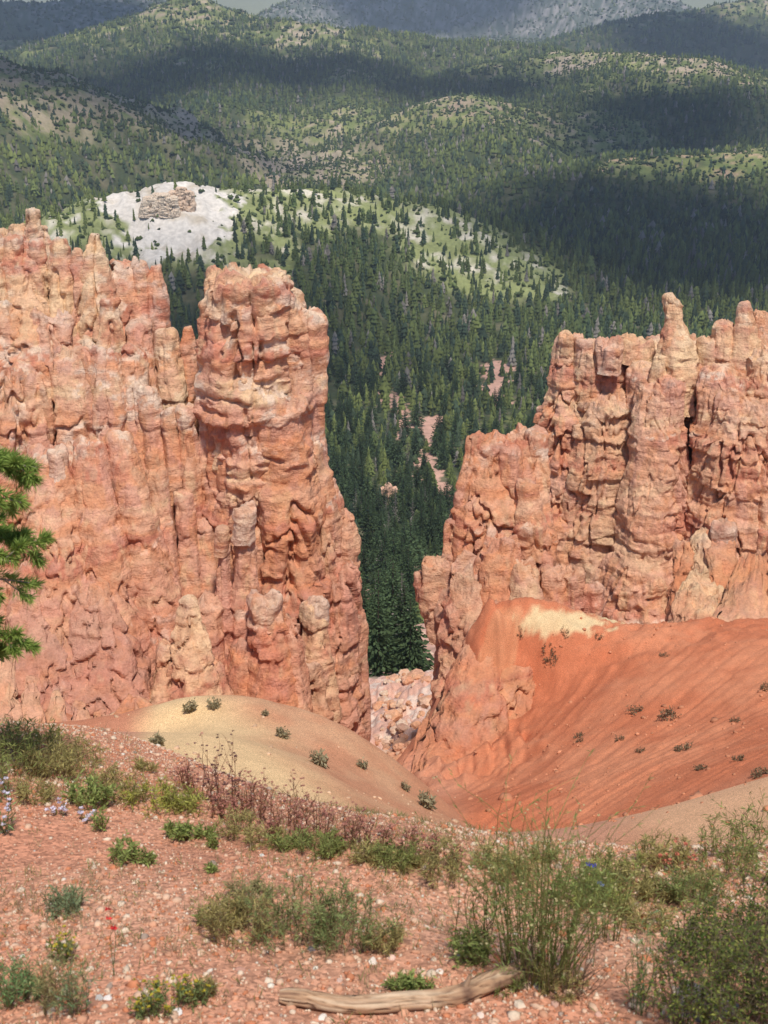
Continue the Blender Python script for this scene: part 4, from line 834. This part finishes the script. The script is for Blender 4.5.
# reddish buckwheat along the rim edge
rs = np.random.RandomState(12); PN = "reddish wild buckwheat along the rim edge"
spots = [(185, 790, 34), (205, 800, 62), (228, 806, 84), (250, 812, 50), (262, 822, 58), (285, 826, 56), (300, 834, 50), (322, 838, 52), (345, 843, 44), (362, 848, 50), (385, 853, 38), (408, 858, 40), (432, 862, 34), (455, 868, 30), (240, 822, 34), (218, 818, 30), (275, 838, 30), (305, 846, 28)]
words = ["leftmost", "second", "tallest dark-headed", "red-leaved", "rust-red bushy", "pinkish open-branched", "rust-coloured", "loose red", "low russet", "russet open-branched", "short pinkish", "sparse pink", "dull red", "rightmost faded", "low front", "small front", "short twiggy", "small twiggy"]
for (px, py, h), w in zip(spots, words):
    plant("buckwheat", f"{w} buckwheat plant " + ("at the left end of the red row" if px < 245 else "midway along the red row on the rim edge" if px < 345 else "at the right end of the red row on the rim edge"), "plant", PN, px, py, h * 1.0, h * .8, stems=10, leaves=9, leaf=(.008, .004), lc=C(.34, .13, .08), lc2=C(.36, .25, .12), sc=C(.30, .14, .09), tilt=.7, bend=.1, srad=.0013, fcol=(C(.45, .20, .15) if h < 80 else C(.16, .07, .07)), fsize=.0045, fn=2, fl=.7, up=.4, branch=3)
# low bushes
LB = "low green bushes on the rim"
bushes = [
 (500, 872, 30, 70, OG, "thin grassy tuft on the rim edge left of the tall shrub's top"), (610, 876, 36, 80, C(.24, .25, .07), "grassy tuft on the rim edge right of the tall shrub"), (665, 866, 34, 80, OG, "olive scrub on the rim edge in front of the tan slope"), (725, 862, 44, 90, MG, "green scrub on the rim edge near the right side"), (768, 850, 60, 80, C(.15, .20, .05), "taller green scrub where the rim meets the right side"), (640, 925, 34, 70, OG, "sparse olive scrub between the tall shrub and the dark corner shrubs"), (690, 905, 40, 80, C(.16, .19, .06), "green scrub behind the dark corner shrubs"),
 (30, 748, 34, 80, C(.24, .24, .07), "yellow-olive bush on the skyline of the rim at far left"), (78, 764, 30, 60, OG, "thin olive bush on the red bank left of the tan mound"), (110, 786, 26, 60, OG, "olive scrub between the left bushes and the red bank"), (125, 804, 24, 50, C(.24, .22, .07), "dull green scrub left of the long yellow-green bush"), (262, 846, 26, 60, OG, "brownish green tuft under the middle of the red row"), (320, 852, 26, 70, MG, "green scrub under the right half of the red row"), (395, 866, 26, 60, MG, "low green scrub near the end of the red row"), (225, 930, 40, 60, OG, "thin olive stems at the left of the sprawling bush"), (315, 935, 66, 110, C(.20, .22, .08), "tall grassy middle of the sprawling green bush"), (600, 905, 30, 80, C(.24, .26, .07), "yellow-green grass right behind the tall broom-like shrub"), (660, 900, 24, 60, OG, "olive tuft left of the paintbrush flowers"), (560, 990, 24, 60, OG, "low olive tuft at the foot of the broom-like shrub"),
 (14, 772, 60, 90, MG, "dark green bush at the left edge where the rim ends"), (58, 778, 42, 70, OG, "olive bush beside the dark green bush at the left edge"), (88, 806, 36, 60, LG, "yellow-green bush at left with red soil behind it"), (-12, 800, 50, 70, MG, "green bush cut by the left edge of the rim"),
 (36, 800, 22, 60, OG, "flat olive bush below the left edge bushes"), (150, 806, 32, 66, C(.27, .27, .05), "long yellow-green bush left of the buckwheat row"), (185, 812, 26, 56, C(.25, .25, .06), "yellowish low bush at the start of the buckwheat row"), (150, 772, 14, 30, OG, "small olive tuft on the red bank by the tan mound"),
 (236, 836, 34, 50, OG, "olive tuft under the buckwheat row"), (286, 848, 18, 44, MG, "dark green mat in front of the buckwheat row"), (330, 854, 16, 50, MG, "low green mat at the middle of the rim edge"), (370, 862, 22, 50, OG, "green tuft near the right end of the rim edge"), (410, 868, 22, 50, OG, "grassy tuft at the rim edge by the gully view"), (440, 882, 42, 66, OG, "bushy green clump left of the tall broom-like shrub"),
 (124, 862, 26, 44, LG, "bright green broad-leaved clump alone on the gravel"), (146, 864, 16, 20, LG, "little green sprig beside the bright green clump"), (100, 832, 26, 16, LG, "upright green sprig between the left bushes and the gravel"), (180, 838, 22, 30, LG, "green sprig below the yellow-green bush"), (205, 838, 20, 22, LG, "small green sprig left of the rim row's olive tuft"), (214, 850, 22, 14, LG, "thin green sprig on open gravel"), (212, 872, 12, 14, LG, "tiny green sprig on open gravel in the middle"),
 (66, 912, 30, 44, C(.16, .20, .10), "grey-green broad sprig on the gravel at left"), (205, 925, 22, 20, LG, "bright little tuft left of the sprawling bush"), (8, 1005, 54, 60, C(.13, .22, .08), "leafy green plant in the bottom left corner"), (34, 1000, 34, 34, C(.14, .22, .08), "smaller leafy plant by the bottom left corner"),
 (78, 1015, 80, 26, C(.15, .22, .10), "tall narrow grey-green stem at bottom left"), (62, 1012, 66, 60, C(.26, .24, .10), "dry weed with yellowish heads at bottom left"),
 (240, 940, 46, 90, OG, "left end of the sprawling olive bush in the middle"), (290, 945, 60, 110, C(.16, .20, .07), "sprawling green bush in the middle of the gravel"), (345, 946, 56, 100, C(.16, .20, .07), "right half of the sprawling green bush on the gravel"), (385, 950, 40, 60, OG, "olive tuft right of the sprawling green bush"), (250, 905, 24, 60, C(.24, .22, .10), "dry pale tuft behind the sprawling bush"),
 (405, 992, 20, 36, LG, "bright green sprig right behind the fallen branch"), (425, 990, 26, 24, LG, "yellow-green upright sprig behind the fallen branch"), (468, 962, 36, 50, LG, "leafy green clump between the fallen branch and the broom-like shrub"), (500, 990, 20, 50, MG, "green tuft at the right end of the fallen branch"),
 (580, 900, 34, 80, LG, "bright green low growth behind the broom-like shrub"), (520, 890, 30, 70, OG, "olive low growth behind the broom-like shrub"), (630, 895, 30, 70, OG, "yellow-green low growth right of the broom-like shrub"), (700, 890, 26, 60, OG, "green tuft beside the paintbrush flowers"), (745, 880, 40, 70, MG, "green bush at the right edge on the tan ground"),
 (205, 1000, 26, 30, OG, "small tuft left of the fallen branch"), (545, 860, 22, 40, OG, "little tuft on the pinkish slope behind the tall shrub"),
]
for px, py, h, w, col, lab in bushes:
    bl = h < 30 and w < 30
    plant("low_bush" if not bl else "green_sprig", lab, "bush" if not bl else "plant", LB, px, py, h * rs.uniform(.9, 1.25), w * 1.05, stems=int((7 + w * .34) * rs.uniform(.6, 1.3)), leaves=26, leaf=(.019, .0030) if col is not LG else (.017, .0050), lc=col * 1.1, lc2=col * 1.8, sc=C(.30, .23, .11), tilt=.75, bend=.2, base_px=w * .32, up=.7, branch=2 if not bl else 0)
for px, py, w, lab in ((170, 1012, 66, "plant with small yellow flower heads left of the fallen branch"), (150, 1020, 40, "low yellow-flowered tuft at the bottom edge"), (196, 1005, 40, "yellow-green flower clump nearest the fallen branch"), (62, 962, 40, "branched weed with mustard-yellow heads on the gravel")):
    plant("wildflower", lab, "flower", "yellow flowers at the bottom left", px, py, 36, w, stems=16, leaves=16, leaf=(.018, .005), lc=C(.16, .20, .07), sc=MG, tilt=.7, bend=.2, fcol=C(.46, .38, .04), fsize=.006, fn=2, fl=.5, branch=1)
# dense leafy shrub in the right corner
for px, py, h, w, lab in ((752, 1020, 165, 165, "dense dark green leafy shrub in the bottom right corner"), (695, 1038, 130, 120, "dark green shrub spreading left from the bottom right corner"), (772, 958, 110, 130, "dark leafy shrub at the right edge above the corner shrub"), (800, 1050, 180, 160, "dark green shrub beyond the bottom right corner"), (705, 962, 70, 120, "low dark leafy growth behind the corner shrub")):
    plant("leafy_shrub", lab, "shrub", "dark shrubs in the bottom right corner", px, py, h, w, stems=38, leaves=40, leaf=(.013, .0050), lc=C(.08, .13, .03), lc2=C(.30, .32, .07), sc=C(.20, .15, .10), tilt=1.0, bend=.3, srad=.0016, base_px=w * .25, up=.4, branch=4)
# small shrubs on the clay slopes
for px, py, w, lab in ((215, 709, 14, "small grey-green shrub near the top of the tan mound"), (283, 738, 14, "small olive shrub on the middle of the tan mound"), (320, 766, 20, "bushier grey shrub on the tan mound's right flank"), (265, 716, 8, "tiny tuft near the tan mound's crest"), (427, 808, 22, "dry grey shrub low on the tan mound's red end"), (362, 768, 12, "small dry shrub on the red flank of the tan mound"), (405, 790, 10, "tiny dry shrub between two grey shrubs on the red flank"), (190, 712, 16, "dark tuft against the rock at the mound's top left"), (157, 745, 14, "olive tuft at the left foot of the tan mound")):
    g = G(px, py); k = 3 / dist(g)
    plant("slope_shrub", lab, "shrub", "small shrubs on the tan mound", px, py, w, w * 1.2, stems=26, leaves=14, leaf=(.035 * w / 14 * k * 3, .016 * w / 14 * k * 3), lc=C(.30, .27, .16), lc2=C(.38, .31, .18), sc=C(.25, .2, .13), tilt=1.1, bend=.1, srad=.004 * k, up=.4)
reds = [(548, 658, 14, "upper left"), (552, 664, 10, "upper left, second"), (520, 638, 8, "near the pale crest"), (565, 634, 9, "by the crest"), (598, 640, 8, "just below the crest"), (634, 712, 14, "in the middle"), (668, 718, 20, "wide dark"), (620, 740, 9, "small central"), (640, 752, 9, "lower central"), (683, 750, 16, "lower right"), (578, 738, 10, "lower left"), (580, 742, 7, "beside the lower left one"), (735, 722, 9, "right-hand"), (765, 690, 12, "far right edge"), (738, 760, 10, "low right"), (700, 770, 11, "near the tan ground"), (664, 655, 9, "high right"), (484, 694, 10, "on the clay face"), (760, 776, 14, "bottom right")]
for px, py, w, lab in reds:
    g = G(px, py, ymin=15); k = 3 / dist(g)
    plant("slope_shrub", f"dark dry shrub on the red slope, {lab}" + (" one" if not lab.endswith("one") else ""), "shrub", "dry shrubs on the red slope", px, py, w * .55, w * 1.6, stems=26, leaves=14, leaf=(.035 * w / 14 * k * 3, .016 * w / 14 * k * 3), lc=C(.18, .14, .08), lc2=C(.28, .19, .11), sc=C(.16, .10, .07), tilt=1.2, bend=.1, srad=.004 * k, up=.3)

# fallen branch
def onray(px, py, Y): return P(px, py, Y)
pp = []
for px, py in ((280, 1000), (310, 1005), (345, 1007), (385, 1008), (425, 1005), (462, 998), (490, 989), (512, 978), (526, 968)):
    g = G(px, py + 4); pp.append(g + np.array([0, 0, .022]))
pp = np.array(pp); t = np.linspace(0, 1, len(pp)); tt = np.linspace(0, 1, 60); cc_ = np.stack([np.interp(tt, t, pp[:, i]) for i in range(3)], 1)
for _ in range(4): cc_[1:-1] = (cc_[:-2] + cc_[1:-1] * 2 + cc_[2:]) / 4
cc_[:, 2] += .004 * np.sin(tt * 19)
e = empty("fallen_branch", cc_[20], "weathered pale brown fallen branch lying on the gravel at the bottom", "fallen branch")
rad = np.interp(tt, [0, .03, .3, .55, .62, .68, .9, 1], [.016, .022, .025, .027, .033, .028, .031, .022]); V, F = tube(cc_, rad * .9, 36)
ctr = np.repeat(cc_, 36, 0); aa = np.tile(np.linspace(0, 6.283, 36, endpoint=False), 60) ; tV = np.repeat(tt, 36)
n = fbm(np.cos(aa) * 1.6, np.sin(aa) * 1.6, tV * 5, 4, 2.); gr = fbm(np.cos(aa) * 7, np.sin(aa) * 7, tV * 7, 3, 5.); n = n + .5 * gr; V = ctr + (V - ctr) * (1 + .30 * n + .10 * gr - .35 * np.exp(-(gr / .06) ** 2) * (n < .2))[:, None]
cV = mixc(np.ones((len(V), 1)) * C(.44, .27, .16), C(.20, .11, .07), sstep(.0, .35, n)); cV = mixc(cV, C(.58, .42, .28), sstep(.05, .35, -n)); cV = mixc(cV, C(.10, .055, .04), np.exp(-(gr / .07) ** 2) * .7)
cV = mixc(cV, C(.13, .07, .05), np.maximum(sstep(.035, .0, np.abs(tV - .635)) * (n > -.2), sstep(.95, 1, tV)) * .8)
mesh_obj("bark", V - cc_[20], F, M_WOOD, e, col=cV)
for i, (a, b, r) in enumerate((((286, 1010), (284, 1030), .012), ((424, 1004), (432, 992), .009), ((505, 980), (508, 966), .010))):
    A_ = cc_[[3, 37, 54][i]]; B2 = A_ + np.array([[-.01, -.07, -.05], [.02, .01, .055], [.02, .03, .04]][i]); V, F = tube(np.linspace(A_, B2, 6), np.linspace(r, r * .55, 6), 8)
    mesh_obj("stub", V - cc_[20], F, M_WOOD, e, col=np.ones((len(V), 1)) * C(.38, .25, .16))
tw = P(742, 1010, 2.2)
# grey stone half hidden by the corner shrub
for px, py, w, lab, col in ((706, 1010, 60, "grey stone half hidden under the corner shrub", C(.25, .22, .21)), (468, 985, 13, "pale stone behind the right end of the fallen branch", C(.60, .45, .37)), (135, 948, 0, "", None), (312, 952, 10, "dark grey stone under the sprawling bush", C(.16, .14, .15)), (322, 1019, 10, "white stone in front of the fallen branch", C(.66, .60, .52)),
  (240, 974, 10, "pink stone on open gravel left of the branch", C(.55, .3, .22)), (268, 985, 9, "cream stone just above the branch's left end", C(.62, .5, .38)), (372, 965, 12, "white stone below the sprawling bush", C(.65, .55, .47)), (392, 962, 9, "pinkish stone beside the white stone below the bush", C(.6, .4, .32)), (356, 962, 8, "tan stone below the sprawling bush", C(.58, .42, .3)),
  (178, 1018, 12, "white stone at the bottom edge among yellow flowers", C(.7, .65, .6)), (100, 1000, 9, "grey-white stone at lower left", C(.6, .55, .5)), (108, 1002, 8, "white stone beside the grey-white stone at lower left", C(.66, .6, .55)), (555, 1005, 10, "pink stone under the tall shrub", C(.55, .33, .25)), (520, 1010, 12, "cream stone right of the branch's end", C(.6, .48, .36)), (480, 1018, 9, "pale stone at the bottom right of the branch", C(.6, .46, .38)), (598, 1018, 9, "pink stone at the bottom below the feathery plant", C(.55, .33, .25)), (340, 985, 8, "pale pink stone above the branch's middle", C(.6, .42, .34)), (440, 975, 8, "small white stone behind the branch's knot", C(.66, .56, .48)), (262, 858, 6, "flat white stone at the rim edge", C(.7, .66, .6))):
    if w: boulder(px, py, w, lab, (col, 0), cat="stone", group=None, ymin=.5, name="stone", flatk=.6)
# gravel
rs = np.random.RandomState(4)
def stone_proto(s):
    r = np.random.RandomState(s); ph = (1 + 5 ** .5) / 2
    v = np.array([(-1, ph, 0), (1, ph, 0), (-1, -ph, 0), (1, -ph, 0), (0, -1, ph), (0, 1, ph), (0, -1, -ph), (0, 1, -ph), (ph, 0, -1), (ph, 0, 1), (-ph, 0, -1), (-ph, 0, 1)], float) / 1.9
    v *= r.uniform(.7, 1.25, (12, 1)) * C(1, r.uniform(.55, .95), r.uniform(.4, .7)); f = np.array([(0, 11, 5), (0, 5, 1), (0, 1, 7), (0, 7, 10), (0, 10, 11), (1, 5, 9), (5, 11, 4), (11, 10, 2), (10, 7, 6), (7, 1, 8), (3, 9, 4), (3, 4, 2), (3, 2, 6), (3, 6, 8), (3, 8, 9), (4, 9, 5), (2, 4, 11), (6, 2, 10), (8, 6, 7), (9, 8, 1)])
    return v, f
N = 190000; y = np.sqrt(rs.uniform(1.2 ** 2, 7.5 ** 2, N)); x = rs.uniform(-.55, .55, N) * y; pt = fbm(x * 1.1, y * 1.1, x * 0, 4, 61.)
k = rs.rand(N) < np.clip(.72 + .9 * pt - .35 * sstep(3.6, 4.6, y), .06, 1); x, y = x[k], y[k]; n = len(x)
sz = .0016 * np.exp(rs.randn(n) * .5) * (1 + 2.2 * (rs.rand(n) < .04)) + .0009; sz = np.minimum(sz, .0085); sz *= 1 + .25 * (3 - y).clip(0, 2)
cols = np.array([[.56, .30, .20], [.62, .42, .31], [.66, .53, .42], [.66, .60, .53], [.50, .20, .11], [.34, .26, .22]]) * C(1, .97, .90); tc = cols[rs.choice(6, n, p=[.33, .30, .16, .02, .17, .02])]
def chip_proto(sd_):
    r = np.random.RandomState(sd_); v = np.array([(1, 0, 0), (0, 1, 0), (-1, 0, 0), (0, -1, 0), (0, 0, .7), (0, 0, -.7)], float); v[:4, :2] *= r.uniform(.6, 1.3, (4, 1)); v[4, :2] = r.uniform(-.3, .3, 2)
    return v, np.array([(0, 1, 4), (1, 2, 4), (2, 3, 4), (3, 0, 4), (1, 0, 5), (2, 1, 5), (3, 2, 5), (0, 3, 5)])
big = sz > .0045; z_ = gz(x, y) + sz * .25; o2 = []
for m_, pr in ((big, [stone_proto(i) for i in range(6)]), (~big, [chip_proto(i) for i in range(8)])): o2.append(scatter_mesh(pr, x[m_], y[m_], z_[m_], sz[m_] * 2, np.ones(m_.sum()) * (1 if pr[0][0].shape[0] > 6 else .9), tc[m_], rs))
V = np.concatenate([q[0] for q in o2]); F = np.concatenate([o2[0][1], o2[1][1] + len(o2[0][0])]); cc_ = np.concatenate([q[2] for q in o2])
tag(mesh_obj("gravel", V, F, M_STONE, col=cc_, smooth=False), "pink and cream gravel strewn over the red soil", "gravel", kind="stuff")

# young pine just outside the left edge, its boughs reach into the picture
rs = np.random.RandomState(9); bx, by = -2.25, 4.15; bz = float(gz(bx, by)[0])
e = empty("pine_tree", (bx, by, bz), "young pine at the left edge whose green boughs reach into view", "tree")
tr = np.array([(0, 0, -.1), (.02, 0, .8), (-.02, .03, 1.7), (.03, 0, 2.6), (.02, .02, 3.3)]); V, F = tube(tr, [.07, .055, .045, .025, .006], 10); mesh_obj("trunk", V, F, M_BARK, e)
def bough(p0, p1, n_tw, needles):
    """one bough with side twigs and bundles of needles (all relative to the tree)"""
    A = Acc(); t = np.linspace(0, 1, 9)[:, None]; mid = np.array([0, 0, -.06]); pts = p0 + (p1 - p0) * t + mid * np.sin(t * 3.14) + rs.randn(9, 3) * .008
    V, F = tube(pts, np.linspace(.011, .003, 9), 5); A.add(V, F, C(.30, .25, .21)); B = []; Dd = []; ax = (p1 - p0) / np.linalg.norm(p1 - p0)
    def seg(q0, q1, nn, dens):
        k = int(nn * dens); w = rs.rand(k, 1) ** .8; B.append(q0 + (q1 - q0) * w); d = rs.randn(k, 3); a = (q1 - q0) / np.linalg.norm(q1 - q0); Dd.append(d / np.linalg.norm(d, axis=1)[:, None] * .75 + a * .75)
    for i in range(n_tw):
        u = .35 + .65 * i / n_tw; q0 = p0 + (p1 - p0) * u + mid * math.sin(u * 3.14); dd = ax * .7 + rs.randn(3) * .55 + np.array([0, 0, .12]); q1 = q0 + dd / np.linalg.norm(dd) * rs.uniform(.05, .11)
        V, F = tube(np.linspace(q0, q1, 4), [.0035, .003, .0025, .002], 4); A.add(V, F, C(.32, .28, .22)); seg(q0 + (q1 - q0) * .35, q1, needles, 1)
    seg(p0 + (p1 - p0) * .75, p1, needles, 2)
    V, F, c = A.get(); b = mesh_obj("bough", V, F, M_WOOD, e, col=c)
    B = np.concatenate(B); Dd = np.concatenate(Dd); n = len(B); V, F = leaf_quads(B, Dd, rs.uniform(.028, .055, n), .0040, rs); cc = mixc(np.ones((n, 1)) * C(.15, .24, .045), C(.34, .44, .10), rs.rand(n)); mesh_obj("needles", V, F, M_PLANT, b, col=np.repeat(cc, 4, 0), smooth=False)
O = np.array([bx, by, bz])
for (px, py, Y, zt, nt_, nn) in ((36, 468, 4.15, 1.55, 16, 260), (10, 458, 4.2, 1.6, 12, 240), (20, 500, 4.0, 1.45, 12, 200), (38, 545, 4.1, 1.3, 18, 260), (16, 560, 4.0, 1.2, 12, 240), (30, 585, 4.05, 1.1, 9, 160), (6, 530, 4.15, 1.25, 10, 200), (24, 642, 4.05, .9, 12, 240), (4, 655, 4.1, .8, 12, 240), (-10, 625, 4.1, .9, 12, 220)):
    bough(np.array([0, 0, zt + .08]), P(px, py, Y) - O, nt_ + 4, int(nn * .95))
for i in range(22):
    a = rs.uniform(.5, 5.8); z = rs.uniform(.5, 3.1); L = (.75 * (1 - z / 3.6) + .12) * rs.uniform(.8, 1.1); bough(np.array([0, 0, z]), np.array([L * math.cos(a), L * math.sin(a), z + .15]), 9, 110)

# scree: small stones strewn over the clay slopes
def scree():
    rs = np.random.RandomState(18); N = 9000; y = np.sqrt(rs.uniform(12 ** 2, 62 ** 2, N)); x = rs.uniform(-.42, .5, N) * y; h = gz(x, y); px, py, d = proj(x, y, h)
    k = (fbm(x / 3, y / 3, x * 0, 3, 81.) + .25 * (px > 470) - .05 > rs.rand(N) * .9) | (rs.rand(N) < .05); x, y, h, px = x[k], y[k], h[k], px[k]; n = len(x); sz = .025 * np.exp(rs.randn(n) * .6)
    tc = np.where((px > 470)[:, None], C(.52, .22, .12), C(.58, .38, .24)) * rs.uniform(.75, 1.2, (n, 1))
    V, F, c = scatter_mesh([stone_proto(i) for i in range(6)], x, y, h, sz * 2, np.ones(n), tc, rs)
    tag(mesh_obj("scree", V, F, M_STONE, col=c, smooth=False), "small stones strewn over the clay slopes", "scree", kind="stuff")
scree()
# thin dry grass and tiny sprigs between the stones
rs = np.random.RandomState(15); N = 9000; y = np.sqrt(rs.uniform(1.8 ** 2, 5.6 ** 2, N)); x = rs.uniform(-.46, .46, N) * y; k = rs.rand(N) < np.clip(.25 + 1.3 * fbm(x * 1.6, y * 1.6, x * 0, 3, 71.) + .35 * sstep(.1, .5, x / y), 0.02, 1); x, y = x[k], y[k]
x = np.repeat(x, 7) + rs.randn(len(x) * 7) * .012; y = np.repeat(y, 7) + rs.randn(len(y) * 7) * .012; n = len(x); z = gz(x, y)
dry = np.repeat(rs.rand(n // 7), 7); V, F = leaf_quads(np.stack([x, y, z], 1), np.stack([rs.randn(n) * .5, rs.randn(n) * .5, np.ones(n)], 1), rs.uniform(.012, .045, n), .0022, rs)
cc = mixc(np.ones((n, 1)) * C(.20, .24, .07), C(.42, .32, .18), (dry > .45) * 1.0) * rs.uniform(.7, 1.3, n)[:, None]
tag(mesh_obj("grass", V, F, M_PLANT, col=np.repeat(cc, 4, 0), smooth=False), "thin dry and green grass blades scattered between the stones", "grass", kind="stuff")

# ------------------------------------------------------------------ the air: one even haze box round the scene, sky and clouds outside it
def haze():
    V = np.array([[sx * 16500, (-80 if sy < 0 else 15900), z] for z in (-302, 90) for sx in (-1, 1) for sy in (-1, 1)], float)
    F = np.array([[0, 1, 3, 2], [4, 6, 7, 5], [0, 4, 5, 1], [2, 3, 7, 6], [0, 2, 6, 4], [1, 5, 7, 3]])     # all faces outward
    m = bpy.data.materials.new("air"); m.use_nodes = True; n = m.node_tree.nodes; n.clear()
    out = n.new('ShaderNodeOutputMaterial'); pv = n.new('ShaderNodeVolumePrincipled'); pv.inputs['Density'].default_value = HAZE
    pv.inputs['Color'].default_value = (.80, .89, 1.0, 1); pv.inputs['Anisotropy'].default_value = 0.2
    m.node_tree.links.new(pv.outputs[0], out.inputs['Volume'])
    o = mesh_obj("haze", V, F, m, smooth=False); tag(o, "thin blue haze filling the canyon air", "haze", kind="stuff")
HAZE = 0.0001
haze()
